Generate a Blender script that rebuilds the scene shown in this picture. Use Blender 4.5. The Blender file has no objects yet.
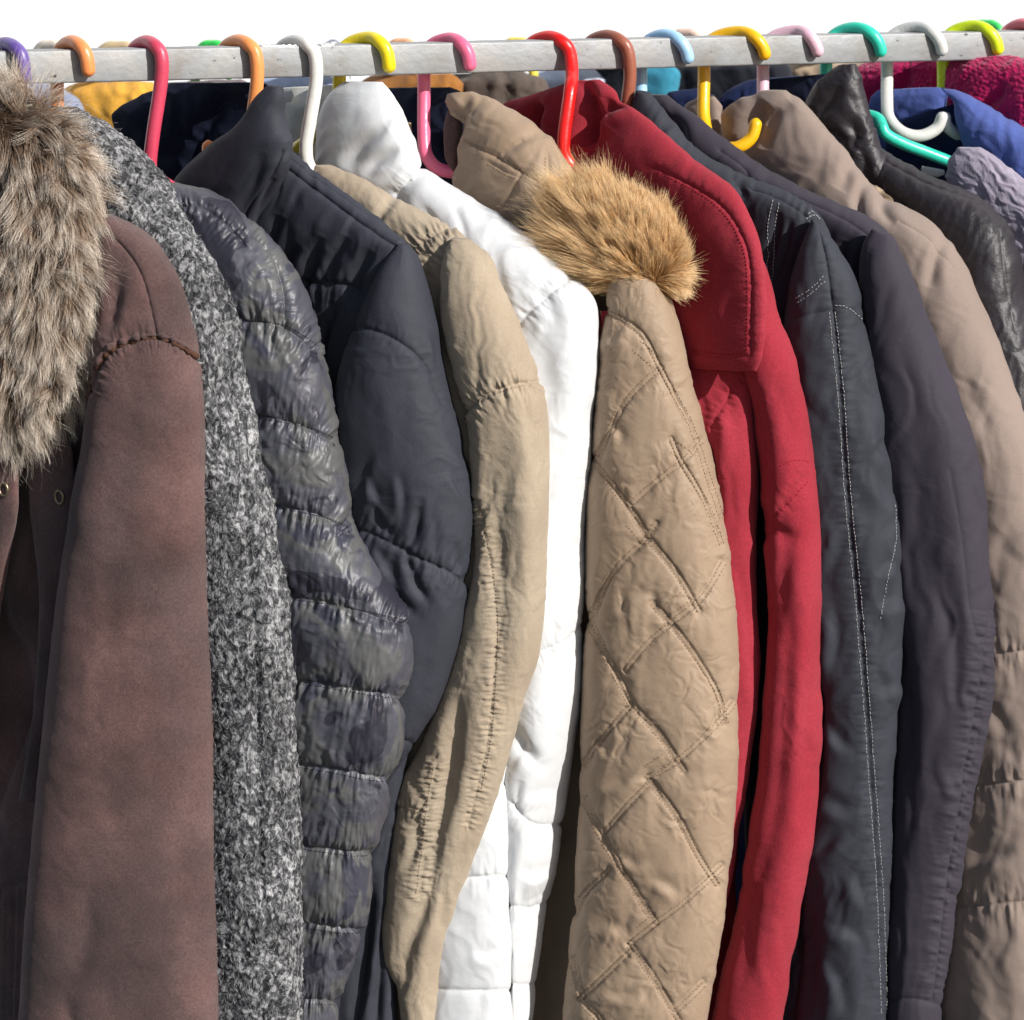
import bpy, math, random
import numpy as np
from mathutils import Vector, Matrix

# ------------------------------------------------------------------ camera, world, sun, exposure
SC = bpy.context.scene
CAM = np.array([0.0, -2.0, 1.72])
PITCH = math.radians(13.5)
FPX = 2500.0
CX, CY = 512.0, 510.0
cam_d = bpy.data.cameras.new('camera')
cam = bpy.data.objects.new('camera', cam_d)
SC.collection.objects.link(cam)
cam.location = CAM
cam.rotation_euler = (math.radians(90) - PITCH, 0, 0)
cam_d.sensor_width = 36.0
cam_d.lens = 36.0 * FPX / 1024.0
cam_d.clip_end = 500
cam_d.dof.use_dof = True
cam_d.dof.focus_distance = 1.86
cam_d.dof.aperture_fstop = 13.0
SC.camera = cam
SUN_EL, SUN_AZ = math.radians(29), math.radians(50)      # azimuth measured from straight behind the camera towards the right
w = bpy.data.worlds.new('World'); SC.world = w; w.use_nodes = True
nt = w.node_tree; nt.nodes.clear()
wo = nt.nodes.new('ShaderNodeOutputWorld'); bg = nt.nodes.new('ShaderNodeBackground')
sky = nt.nodes.new('ShaderNodeTexSky'); sky.sky_type = 'NISHITA'; sky.sun_disc = False
sky.sun_elevation = SUN_EL; sky.sun_rotation = math.pi - SUN_AZ
bg.inputs['Strength'].default_value = 0.075
nt.links.new(sky.outputs[0], bg.inputs[0]); nt.links.new(bg.outputs[0], wo.inputs[0])
sd = bpy.data.lights.new('sun', 'SUN'); sd.energy = 5.0; sd.angle = math.radians(0.5); sd.color = (1.0, 0.965, 0.92)
so = bpy.data.objects.new('sun', sd); SC.collection.objects.link(so)
S_DIR = Vector((math.sin(SUN_AZ) * math.cos(SUN_EL), -math.cos(SUN_AZ) * math.cos(SUN_EL), math.sin(SUN_EL)))
so.rotation_euler = S_DIR.to_track_quat('Z', 'Y').to_euler()
so.location = (2, -3, 4)
SC.view_settings.view_transform = 'Standard'; SC.view_settings.look = 'None'
SC.view_settings.gamma = 1.0; SC.view_settings.exposure = 0.2
SC.view_settings.use_curve_mapping = False
SC.cycles.max_bounces = 6

# ------------------------------------------------------------------ geometry maths
SP, CP = math.sin(PITCH), math.cos(PITCH)
def rays(px, py):
    px = np.asarray(px, float); py = np.asarray(py, float)
    a = px - CX; b = CY - py
    return np.stack([a, b * SP + FPX * CP, b * CP - FPX * SP], -1)
def on_plane(px, py, H, slope):                       # vertical plane through H running along (1, -slope)
    d = rays(px, py)
    t = ((H[0] - CAM[0]) * slope + (H[1] - CAM[1])) / (d[..., 0] * slope + d[..., 1])
    return CAM + d * t[..., None]
def proj(P):
    v = P - CAM
    z = v[..., 1] * CP - v[..., 2] * SP
    return CX + FPX * v[..., 0] / z, CY - FPX * (v[..., 1] * SP + v[..., 2] * CP) / z
def atY(px, py, Y):
    d = rays(px, py); return CAM + d * ((Y - CAM[1]) / d[..., 1])[..., None]
RA = atY(np.array([0.]), np.array([67.]), -0.17)[0]; RB = atY(np.array([1024.]), np.array([44.]), 0.17)[0]
RS = -(RB[1] - RA[1]) / (RB[0] - RA[0])               # slope of the rail in on_plane terms (negative: recedes to the right)
def rail_pt(px, back=0.0):
    py = 67 - 23 * px / 1024.0
    return on_plane(np.array([float(px)]), np.array([py]), RA + np.array([0, back, 0]), RS)[0]

def perlin(x, y, seed=0):
    xi = np.floor(x).astype(np.int64); yi = np.floor(y).astype(np.int64)
    xf = x - xi; yf = y - yi
    def g(ix, iy, dx, dy):
        h = (ix * 374761393 + iy * 668265263 + seed * 974634777) & 0xffffffff
        h = ((h ^ (h >> 13)) * 1274126177) & 0xffffffff
        h = (h ^ (h >> 16)) & 0xffff
        a = h * (2 * math.pi / 65536.0)
        return np.cos(a) * dx + np.sin(a) * dy
    u = xf * xf * xf * (xf * (xf * 6 - 15) + 10); v = yf * yf * yf * (yf * (yf * 6 - 15) + 10)
    a = g(xi, yi, xf, yf); b = g(xi + 1, yi, xf - 1, yf); c = g(xi, yi + 1, xf, yf - 1); d = g(xi + 1, yi + 1, xf - 1, yf - 1)
    return ((a + (b - a) * u) * (1 - v) + (c + (d - c) * u) * v) * 1.5
def fbm(x, y, seed=0, o=3):
    r = 0; a = 1.0
    for k in range(o):
        r = r + a * perlin(x * 2 ** k, y * 2 ** k, seed + 7 * k); a *= 0.5
    return r
def soft(px, py, ang, L, S, amp, seed, sharp=1.0, warp=0.5):
    """cloth folds running along angle ang (degrees, 90 = down the picture); L long scale, S short scale in px, amp mm"""
    a = math.radians(ang); c, s = math.cos(a), math.sin(a)
    al = px * c + py * s; ac = -px * s + py * c
    ac = ac + warp * S * fbm(px / (S * 2.2), py / (S * 2.2), seed + 50, 2)
    n = perlin(al / L, ac / S, seed)
    if sharp > 0: n = (1 - 2.2 * np.abs(n)) * 0.6 * sharp + n * (1 - sharp)
    n2 = perlin(al / L * 1.9, ac / S * 2.1, seed + 9)
    return amp * (n + 0.4 * n2)
def pdist(px, py, pts):
    """unsigned distance, arc position 0..1, arc length px, signed side"""
    best = np.full(px.shape, 1e9); arc = np.zeros(px.shape); side = np.zeros(px.shape)
    pts = np.asarray(pts, float); tot = 0.0
    for (x0, y0), (x1, y1) in zip(pts[:-1], pts[1:]):
        dx, dy = x1 - x0, y1 - y0; L = math.hypot(dx, dy) + 1e-9
        t = np.clip(((px - x0) * dx + (py - y0) * dy) / (L * L), 0, 1)
        qx = px - x0 - t * dx; qy = py - y0 - t * dy
        d = np.hypot(qx, qy); m = d < best
        best = np.where(m, d, best); arc = np.where(m, tot + t * L, arc)
        side = np.where(m, np.sign(dx * qy - dy * qx), side); tot += L
    return best, arc / tot, arc, side
def curve(pts, n=8):
    """Catmull-Rom through points"""
    p = np.asarray(pts, float)
    if len(p) < 3: return p
    q = np.vstack([2 * p[0] - p[1], p, 2 * p[-1] - p[-2]]); out = []
    for i in range(1, len(q) - 2):
        for k in range(n):
            t = k / n
            out.append(0.5 * (2 * q[i] + (q[i + 1] - q[i - 1]) * t + (2 * q[i - 1] - 5 * q[i] + 4 * q[i + 1] - q[i + 2]) * t * t
                       + (3 * q[i] - q[i - 1] - 3 * q[i + 1] + q[i + 2]) * t ** 3))
    out.append(p[-1]); return np.array(out)
def seam(px, py, pts, depth=2.0, w=2.5, puff=0.0, pw=20, pucker=0.0, kw=10, kf=6, seed=1):
    """a sewn line: thin groove, optional quilted puff away from it, optional puckers across it"""
    d, s, arc, side = pdist(px, py, curve(pts))
    r = -depth * np.exp(-d / w)
    if puff: r = r - puff * np.exp(-(d / pw))
    if pucker: r = r + pucker * np.exp(-d / kw) * (1 - np.exp(-d / 1.5)) * fbm(arc / kf + side * 0.35, d / (kf * 4) + side * 5, seed, 2) * 1.6
    return r
def fold(px, py, pts, w=8, depth=4.0, asym=0.0):
    """a soft groove (depth>0) or ridge (<0) fading towards both ends; asym tilts it to one side"""
    d, s, arc, side = pdist(px, py, curve(pts))
    e = np.clip(np.sin(np.pi * np.clip(s, 0.02, 0.98)), 0, 1) ** 0.6
    x = d / w
    return -e * depth * np.exp(-x * x) * (1 + asym * side * x)
def crisp(px, py, pts, w=8, depth=4.0):
    """a lapped crease: steep on one side, gentle on the other, fading at both ends"""
    d, s, arc, side = pdist(px, py, curve(pts))
    e = np.clip(np.sin(np.pi * np.clip(s, 0.0, 1.0)), 0, 1) ** 1.2
    x = d * side / (w * 1.3)
    return 0.8 * e * depth * np.tanh(x * 2.2) * np.exp(-x * x)
def crump(px, py, S, amp, seed, ang=0):
    """crumpled light nylon: sharp little ridges and sharp valleys crossing at random"""
    a = math.radians(ang); u = px * math.cos(a) + py * math.sin(a); v = -px * math.sin(a) + py * math.cos(a)
    wx = u + S * 0.9 * fbm(u / S / 1.7, v / S / 1.7, seed + 3, 2); wy = v + S * 0.9 * fbm(u / S / 1.7 + 9, v / S / 1.7, seed + 4, 2)
    n1 = perlin(wx / S / 1.8, wy / S, seed); n2 = perlin(wx / S, wy / S / 1.6, seed + 1); n3 = perlin(wx / S * 2.3, wy / S * 1.9, seed + 2)
    m = np.clip(0.55 + 0.9 * perlin(u / S / 3, v / S / 3, seed + 6), 0.1, 1)
    return amp * m * ((1 - np.abs(n1) * 2.4) - (1 - np.abs(n2) * 2.4) + 0.45 * (1 - np.abs(n3) * 2.4))

def interp(sec, step):
    s = np.array([list(r) + [np.nan] * (5 - len(r)) for r in sec], float)
    for i in range(len(s)):
        if np.isnan(s[i, 4]): s[i, 4] = s[i - 1, 4] if i else 20
    mid = np.stack([(s[:, 0] + s[:, 2]) / 2, (s[:, 1] + s[:, 3]) / 2], 1)
    L = np.concatenate([[0], np.cumsum(np.maximum(np.hypot(*np.diff(mid, axis=0).T), 3))])
    n = max(6, int(L[-1] / step))
    t = np.linspace(0, L[-1], n)
    # monotone cubic (PCHIP)
    out = np.zeros((n, 5)); h = np.diff(L)
    for c in range(5):
        y = s[:, c]; dl = np.diff(y) / h; m = np.zeros(len(y))
        for i in range(1, len(y) - 1):
            if dl[i - 1] * dl[i] > 0:
                w1, w2 = 2 * h[i] + h[i - 1], h[i] + 2 * h[i - 1]
                m[i] = (w1 + w2) / (w1 / dl[i - 1] + w2 / dl[i])
        m[0], m[-1] = dl[0], dl[-1]
        k = np.clip(np.searchsorted(L, t, side='right') - 1, 0, len(h) - 1)
        u = (t - L[k]) / h[k]
        out[:, c] = (y[k] * (2 * u ** 3 - 3 * u ** 2 + 1) + h[k] * m[k] * (u ** 3 - 2 * u ** 2 + u)
                     + y[k + 1] * (-2 * u ** 3 + 3 * u ** 2) + h[k] * m[k + 1] * (u ** 3 - u ** 2))
    return out

def mesh_obj(name, V, F, mat, parent=None, smooth=True, loops=None):
    me = bpy.data.meshes.new(name)
    V = np.asarray(V, np.float32)
    if parent is not None: V = V - np.array(parent.location, np.float32)
    F = np.asarray(F, np.int32)
    me.vertices.add(len(V)); me.vertices.foreach_set('co', V.ravel())
    k = F.shape[1]
    me.loops.add(F.size); me.loops.foreach_set('vertex_index', F.ravel())
    me.polygons.add(len(F)); me.polygons.foreach_set('loop_start', np.arange(0, F.size, k, dtype=np.int32))
    me.polygons.foreach_set('loop_total', np.full(len(F), k, np.int32))
    me.polygons.foreach_set('use_smooth', np.full(len(F), smooth))
    me.update(calc_edges=True); me.validate()
    me.materials.append(mat)
    o = bpy.data.objects.new(name, me); SC.collection.objects.link(o)
    if parent is not None: o.parent = parent
    return o

class Piece: pass
def cloth(name, parent, mat, sec, H, slope=0.8, ax=None, lslope=None, off=0.0, disp=None, step=1.5, power=2.3, nb=26, cap=True):
    """A closed, thick piece of clothing: cross-sections (left x, y, right x, y, half thickness mm) hung on a vertical plane."""
    r = interp(sec, step)
    if ax is not None:
        A0 = on_plane(np.array([float(ax)]), np.array([r[:, 1].mean()]), H, slope)[0]; sl = lslope if lslope is not None else 0.5
    else: A0, sl = np.array(H, float), slope
    nn = math.hypot(1, sl); nrm = np.array([-sl, -1, 0]) / nn; drn = np.array([1, -sl, 0]) / nn
    A0 = A0 + nrm * off * 0.001
    L = on_plane(r[:, 0], r[:, 1], A0, sl); R = on_plane(r[:, 2], r[:, 3], A0, sl)
    C = (L + R) / 2; a = (R - L) / 2
    wl = np.linalg.norm(a, axis=1) / nn                        # horizontal half extent seen
    t = np.minimum(r[:, 4] * 0.001, 0.9 * wl * nn / max(sl, 0.2))
    sc = np.sqrt(np.maximum(wl ** 2 - (t * sl / nn) ** 2, (0.2 * wl) ** 2)) / np.maximum(wl, 1e-6)
    a = a * sc[:, None]
    wpx = np.max(np.abs(r[:, 2] - r[:, 0])); nf = int(max(16, wpx * 1.15 / step))
    th = np.concatenate([np.linspace(math.pi, 0, nf), np.linspace(0, -math.pi, nb)[1:-1]])
    c, s = np.cos(th), np.sin(th)
    cx = np.sign(c) * np.abs(c) ** (2 / power); sx = np.sign(s) * np.abs(s) ** (2 / power)
    P = C[:, None, :] + a[:, None, :] * cx[None, :, None] + nrm[None, None, :] * (t[:, None] * sx[None, :])[..., None]
    du = np.roll(P, -1, 1) - np.roll(P, 1, 1); dv = np.gradient(P, axis=0)
    N = np.cross(du, dv); N /= np.linalg.norm(N, axis=2, keepdims=True) + 1e-12
    if np.sum(N * (P - C[:, None, :])) < 0: N = -N
    px, py = proj(P)
    if disp is not None:
        D = disp(px, py) * 0.001
        k = np.clip(np.minimum(t[:, None], wl[:, None]) / 0.012, 0, 1)
        P = P + N * (D * k)[..., None]
    nr, nc = P.shape[:2]
    i = np.arange(nr - 1)[:, None] * nc; j = np.arange(nc)[None, :]; j2 = (j + 1) % nc
    F = np.stack([i + j, i + j2, i + nc + j2, i + nc + j], -1).reshape(-1, 4)
    V = P.reshape(-1, 3)
    if cap:                                                    # close both ends
        V = np.vstack([V, P[0].mean(0), P[-1].mean(0)]); a0, a1 = nr * nc, nr * nc + 1
        jj = np.arange(nc)
        F = np.vstack([F, np.stack([np.full(nc, a0), (jj + 1) % nc, jj, np.full(nc, a0)], -1)[:, [0, 1, 2, 2]],
                       np.stack([np.full(nc, a1), (nr - 1) * nc + jj, (nr - 1) * nc + (jj + 1) % nc, np.full(nc, a1)], -1)[:, [0, 1, 2, 2]]])
        tri = F[-2 * nc:, :3]; F = F[:-2 * nc]
        o = mesh_obj_mixed(name, V, F, tri, mat, parent)
    else: o = mesh_obj(name, V, F, mat, parent)
    p = Piece(); p.o = o; fx, fy = proj(P)
    p.x = fx[:, :nf].ravel(); p.y = fy[:, :nf].ravel(); p.P = P[:, :nf].reshape(-1, 3); p.N = N[:, :nf].reshape(-1, 3)
    p.grid = P; p.Ng = N; p.nf = nf
    return p
def mesh_obj_mixed(name, V, Q, T, mat, parent):
    me = bpy.data.meshes.new(name); V = np.asarray(V, np.float32)
    if parent is not None: V = V - np.array(parent.location, np.float32)
    li = np.concatenate([Q.ravel(), T.ravel()]).astype(np.int32)
    me.vertices.add(len(V)); me.vertices.foreach_set('co', V.ravel())
    me.loops.add(len(li)); me.loops.foreach_set('vertex_index', li)
    n = len(Q) + len(T); me.polygons.add(n)
    me.polygons.foreach_set('loop_start', np.concatenate([np.arange(len(Q)) * 4, len(Q) * 4 + np.arange(len(T)) * 3]).astype(np.int32))
    me.polygons.foreach_set('loop_total', np.concatenate([np.full(len(Q), 4), np.full(len(T), 3)]).astype(np.int32))
    me.polygons.foreach_set('use_smooth', np.full(n, True))
    me.update(calc_edges=True); me.validate(); me.materials.append(mat)
    o = bpy.data.objects.new(name, me); SC.collection.objects.link(o)
    if parent is not None: o.parent = parent
    return o
def surf(p, qx, qy):
    """3D point and normal on the visible face of a piece at picture position"""
    out = []; nn = []
    for x, y in zip(qx, qy):
        d = (p.x - x) ** 2 + (p.y - y) ** 2
        k = np.argpartition(d, 4)[:4]; ww = 1 / (d[k] + 0.3); ww /= ww.sum()
        out.append((p.P[k] * ww[:, None]).sum(0)); v = (p.N[k] * ww[:, None]).sum(0); nn.append(v / (np.linalg.norm(v) + 1e-9))
    return np.array(out), np.array(nn)
def resample(pts, d):
    p = curve(pts); L = np.concatenate([[0], np.cumsum(np.hypot(*np.diff(p, axis=0).T))])
    n = max(2, int(L[-1] / d)); t = np.linspace(0, L[-1], n + 1)
    return np.interp(t, L, p[:, 0]), np.interp(t, L, p[:, 1])
def tube_vf(path, rad, sides=8, closed_ends=True):
    path = np.asarray(path, float); n = len(path); rad = np.broadcast_to(np.asarray(rad, float), (n,))
    T = np.gradient(path, axis=0); T /= np.linalg.norm(T, axis=1, keepdims=True) + 1e-12
    up = np.array([0.31, 0.17, 0.93]); U = np.zeros_like(T); u = np.cross(T[0], up); u /= np.linalg.norm(u)
    for i in range(n):
        u = u - T[i] * np.dot(u, T[i]); u /= np.linalg.norm(u) + 1e-12; U[i] = u
    W = np.cross(T, U)
    th = np.linspace(0, 2 * math.pi, sides, endpoint=False)
    P = path[:, None] + rad[:, None, None] * (np.cos(th)[None, :, None] * U[:, None] + np.sin(th)[None, :, None] * W[:, None])
    V = P.reshape(-1, 3)
    i = np.arange(n - 1)[:, None] * sides; j = np.arange(sides)[None]; j2 = (j + 1) % sides
    F = np.stack([i + j, i + j2, i + sides + j2, i + sides + j], -1).reshape(-1, 4)
    return V, F
def stitch(name, parent, p, lines, mat, dash=3.2, gap=1.6, r=0.45, lift=0.25):
    """a row of single thread stitches lying on a piece"""
    if len(lines) > 1:
        return [stitch(name, parent, p, [q], mat, dash, gap, r, lift) for q in lines]
    Vs, Fs, n = [], [], 0
    for pts in lines:
        x, y = resample(pts, dash + gap)
        f = dash / (dash + gap)
        for i in range(len(x) - 1):
            qx = [x[i], (x[i] + x[i + 1] * 1) / 2 if False else x[i] + (x[i + 1] - x[i]) * f * 0.5, x[i] + (x[i + 1] - x[i]) * f]
            qy = [y[i], y[i] + (y[i + 1] - y[i]) * f * 0.5, y[i] + (y[i + 1] - y[i]) * f]
            P, N = surf(p, qx, qy)
            P = P + N * (np.array([0.0, lift, 0.0])[:, None] * 0.001 + 0.0002)
            V, F = tube_vf(P, np.array([0.5, 1, 0.5]) * r * 0.001, 5)
            Vs.append(V); Fs.append(F + n); n += len(V)
    return mesh_obj(name, np.vstack(Vs), np.vstack(Fs), mat, parent)
def piping(name, parent, p, pts, mat, r=1.5, lift=0.5, wob=0.0, seed=3, sides=10):
    x, y = resample(pts, 2.0); P, N = surf(p, x, y)
    k = np.linspace(0, 1, len(x)); P = P + N * lift * 0.001
    rr = r * 0.001 * np.clip(np.minimum(k, 1 - k) * 18, 0.15, 1)
    if wob: rr = rr * (1 + wob * perlin(np.arange(len(x)) / 2.2, np.zeros(len(x)) + .5, seed))
    V, F = tube_vf(P, rr, sides)
    return mesh_obj(name, V, F, mat, parent)

# ------------------------------------------------------------------ materials
def mat_new(name):
    m = bpy.data.materials.new(name); m.use_nodes = True; t = m.node_tree
    return m, t, t.nodes['Principled BSDF'], t.nodes.new, t.links.new
def fabric(name, col, rough=0.85, spec=0.25, sheen=0.0, weave=900, wstr=0.25, var=0.10, vscale=18, fine=0.12, fscale=350, crink=0.0, crscale=60, dist=0.0006, tint=None, coat=0.0, ridge=0.35):
    m, t, b, N, L = mat_new(name)
    tc = N('ShaderNodeTexCoord')
    n1 = N('ShaderNodeTexNoise'); n1.inputs['Scale'].default_value = vscale; n1.inputs['Detail'].default_value = 4; L(tc.outputs['Object'], n1.inputs['Vector'])
    n2 = N('ShaderNodeTexNoise'); n2.inputs['Scale'].default_value = fscale; n2.inputs['Detail'].default_value = 3; L(tc.outputs['Object'], n2.inputs['Vector'])
    r1 = N('ShaderNodeMapRange'); r1.inputs[1].default_value = 0.3; r1.inputs[2].default_value = 0.7; r1.inputs[3].default_value = 1 - var; r1.inputs[4].default_value = 1 + var; L(n1.outputs[0], r1.inputs[0])
    r2 = N('ShaderNodeMapRange'); r2.inputs[1].default_value = 0.3; r2.inputs[2].default_value = 0.7; r2.inputs[3].default_value = 1 - fine; r2.inputs[4].default_value = 1 + fine; L(n2.outputs[0], r2.inputs[0])
    mu = N('ShaderNodeMath'); mu.operation = 'MULTIPLY'; L(r1.outputs[0], mu.inputs[0]); L(r2.outputs[0], mu.inputs[1])
    base = N('ShaderNodeMix'); base.data_type = 'RGBA'; base.inputs[6].default_value = (*col, 1); base.inputs[7].default_value = (*(tint or col), 1)
    n3 = N('ShaderNodeTexNoise'); n3.inputs['Scale'].default_value = vscale * 0.7; L(tc.outputs['Object'], n3.inputs['Vector'])
    r3 = N('ShaderNodeMapRange'); r3.inputs[1].default_value = 0.4; r3.inputs[2].default_value = 0.62; L(n3.outputs[0], r3.inputs[0]); L(r3.outputs[0], base.inputs[0])
    vm = N('ShaderNodeVectorMath'); vm.operation = 'SCALE'; L(base.outputs[2], vm.inputs[0]); L(mu.outputs[0], vm.inputs['Scale'])
    L(vm.outputs[0], b.inputs['Base Color'])
    b.inputs['Roughness'].default_value = rough; b.inputs['Specular IOR Level'].default_value = spec
    b.inputs['Sheen Weight'].default_value = sheen; b.inputs['Sheen Roughness'].default_value = 0.5
    b.inputs['Coat Weight'].default_value = coat; b.inputs['Coat Roughness'].default_value = 0.25
    wv = N('ShaderNodeTexNoise'); wv.inputs['Scale'].default_value = weave; wv.inputs['Detail'].default_value = 2; L(tc.outputs['Object'], wv.inputs['Vector'])
    bp = N('ShaderNodeBump'); bp.inputs['Strength'].default_value = wstr; bp.inputs['Distance'].default_value = dist; L(wv.outputs[0], bp.inputs['Height'])
    if crink:
        cn = N('ShaderNodeTexNoise'); cn.inputs['Scale'].default_value = crscale; cn.inputs['Detail'].default_value = 5; cn.inputs['Distortion'].default_value = 0.8; cn.inputs['Roughness'].default_value = 0.55
        L(tc.outputs['Object'], cn.inputs['Vector'])
        b2 = N('ShaderNodeBump'); b2.inputs['Strength'].default_value = crink; b2.inputs['Distance'].default_value = 0.004; L(cn.outputs[0], b2.inputs['Height'])
        rn = N('ShaderNodeTexNoise'); rn.noise_type = 'RIDGED_MULTIFRACTAL'; rn.inputs['Scale'].default_value = crscale * 0.9; rn.inputs['Detail'].default_value = 3; rn.inputs['Roughness'].default_value = 0.5; rn.inputs['Distortion'].default_value = 1.2
        L(tc.outputs['Object'], rn.inputs['Vector'])
        b3 = N('ShaderNodeBump'); b3.inputs['Strength'].default_value = ridge; b3.inputs['Distance'].default_value = 0.0012; L(rn.outputs[0], b3.inputs['Height']); L(b2.outputs[0], b3.inputs['Normal']); L(b3.outputs[0], bp.inputs['Normal'])
    L(bp.outputs[0], b.inputs['Normal'])
    return m
def plain(name, col, rough=0.5, metal=0.0, spec=0.5, bump=0.0, bscale=200, coat=0.0, sss=0.0):
    m, t, b, N, L = mat_new(name)
    tc = N('ShaderNodeTexCoord'); n1 = N('ShaderNodeTexNoise'); n1.inputs['Scale'].default_value = 60; n1.inputs['Detail'].default_value = 5; L(tc.outputs['Object'], n1.inputs['Vector'])
    r1 = N('ShaderNodeMapRange'); r1.inputs[3].default_value = 0.9; r1.inputs[4].default_value = 1.1; L(n1.outputs[0], r1.inputs[0])
    vm = N('ShaderNodeVectorMath'); vm.operation = 'SCALE'; vm.inputs[0].default_value = col; L(r1.outputs[0], vm.inputs['Scale']); L(vm.outputs[0], b.inputs['Base Color'])
    r2 = N('ShaderNodeMapRange'); r2.inputs[3].default_value = rough * 0.75; r2.inputs[4].default_value = rough * 1.25; L(n1.outputs[0], r2.inputs[0]); L(r2.outputs[0], b.inputs['Roughness'])
    b.inputs['Metallic'].default_value = metal; b.inputs['Specular IOR Level'].default_value = spec; b.inputs['Coat Weight'].default_value = coat
    if bump:
        n2 = N('ShaderNodeTexNoise'); n2.inputs['Scale'].default_value = bscale; L(tc.outputs['Object'], n2.inputs['Vector'])
        bp = N('ShaderNodeBump'); bp.inputs['Strength'].default_value = bump; bp.inputs['Distance'].default_value = 0.001; L(n2.outputs[0], bp.inputs['Height']); L(bp.outputs[0], b.inputs['Normal'])
    return m
M = {}
M['suede'] = fabric('brown_suede', (0.120, 0.068, 0.063), 0.95, 0.1, 0.2, 1500, 0.7, 0.30, 19, 0.2, 520, 0.35, 26, tint=(0.088, 0.056, 0.054))
M['black_nylon'] = fabric('black_nylon', (0.032, 0.034, 0.046), 0.7, 0.3, 0.0, 1400, 0.5, 0.08, 15, 0.06, 600, 0.14, 38, ridge=0.3)
M['navy_lining'] = fabric('navy_lining', (0.008, 0.011, 0.026), 0.9, 0.15, 0.0, 900, 0.3, 0.2, 30, 0.3, 500)
M['beige'] = fabric('beige_cotton', (0.335, 0.268, 0.196), 0.93, 0.12, 0.08, 1000, 0.35, 0.07, 20, 0.06, 500, 0.3, 42, tint=(0.365, 0.30, 0.222))
M['white'] = fabric('white_nylon', (0.62, 0.63, 0.64), 0.42, 0.4, 0.0, 900, 0.08, 0.02, 12, 0.015, 400, 0.25, 30, ridge=0.5)
M['cream_lining'] = fabric('cream_lining', (0.66, 0.65, 0.60), 0.8, 0.2, 0.0, 900, 0.15, 0.06, 25, 0.04, 400, 0.3, 50)
M['tan'] = fabric('tan_quilted_nylon', (0.295, 0.210, 0.142), 0.62, 0.3, 0.1, 1400, 0.2, 0.05, 16, 0.05, 700, 0.22, 40, ridge=0.6, tint=(0.32, 0.232, 0.158))
M['red'] = fabric('red_cotton', (0.275, 0.024, 0.037), 0.95, 0.1, 0.05, 1000, 0.5, 0.08, 16, 0.12, 500, 0.2, 40, tint=(0.30, 0.030, 0.045))
M['coated'] = fabric('dark_coated_fabric', (0.030, 0.033, 0.043), 0.72, 0.28, 0.0, 1400, 0.5, 0.12, 18, 0.08, 600, 0.08, 34, ridge=0.3)
M['purple'] = fabric('purple_black_softshell', (0.037, 0.031, 0.044), 0.75, 0.25, 0.03, 1300, 0.25, 0.07, 14, 0.08, 600, 0.14, 34)
M['taupe'] = fabric('taupe_fabric', (0.250, 0.193, 0.163), 0.82, 0.2, 0.1, 1200, 0.25, 0.05, 14, 0.05, 600, 0.16, 34)
M['leather'] = fabric('black_leather', (0.022, 0.018, 0.022), 0.5, 0.45, 0.0, 500, 0.35, 0.2, 25, 0.1, 300, 0.4, 30)
M['denim'] = fabric('blue_cotton', (0.075, 0.110, 0.330), 0.9, 0.12, 0.1, 900, 0.4, 0.1, 24, 0.1, 450, 0.35, 45)
M['denim_in'] = fabric('dark_blue_lining', (0.012, 0.020, 0.060), 0.9, 0.1)
M['fleece'] = fabric('magenta_fleece', (0.42, 0.006, 0.085), 0.95, 0.1, 0.3, 380, 1.0, 0.1, 30, 0.2, 300, 0.5, 90, dist=0.0012)
M['lavender'] = fabric('lavender_grey_jersey', (0.30, 0.265, 0.33), 0.92, 0.1, 0.2, 700, 0.5, 0.1, 40, 0.1, 400, 0.5, 60)
M['navy'] = fabric('navy_cotton', (0.014, 0.022, 0.070), 0.9, 0.1, 0.05, 800, 0.3, 0.15, 30)
M['thread_white'] = plain('white_thread', (0.40, 0.41, 0.41), 0.85, spec=0.15)
M['thread_tan'] = plain('tan_thread', (0.20, 0.125, 0.075), 0.85, spec=0.15)
M['thread_dark'] = plain('dark_thread', (0.010, 0.010, 0.012), 0.9, spec=0.1)
M['thread_red'] = plain('red_thread', (0.30, 0.012, 0.025), 0.9, spec=0.1)
M['thread_beige'] = plain('beige_thread', (0.22, 0.16, 0.11), 0.9, spec=0.1)
M['thread_brown'] = plain('rust_brown_thread', (0.085, 0.042, 0.028), 0.9, spec=0.1)
M['brass'] = plain('dull_brass', (0.30, 0.24, 0.16), 0.4, metal=0.9)
M['label_white'] = plain('white_label', (0.75, 0.75, 0.72), 0.7)
M['label_tan'] = plain('tan_label', (0.42, 0.32, 0.20), 0.7)
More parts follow.
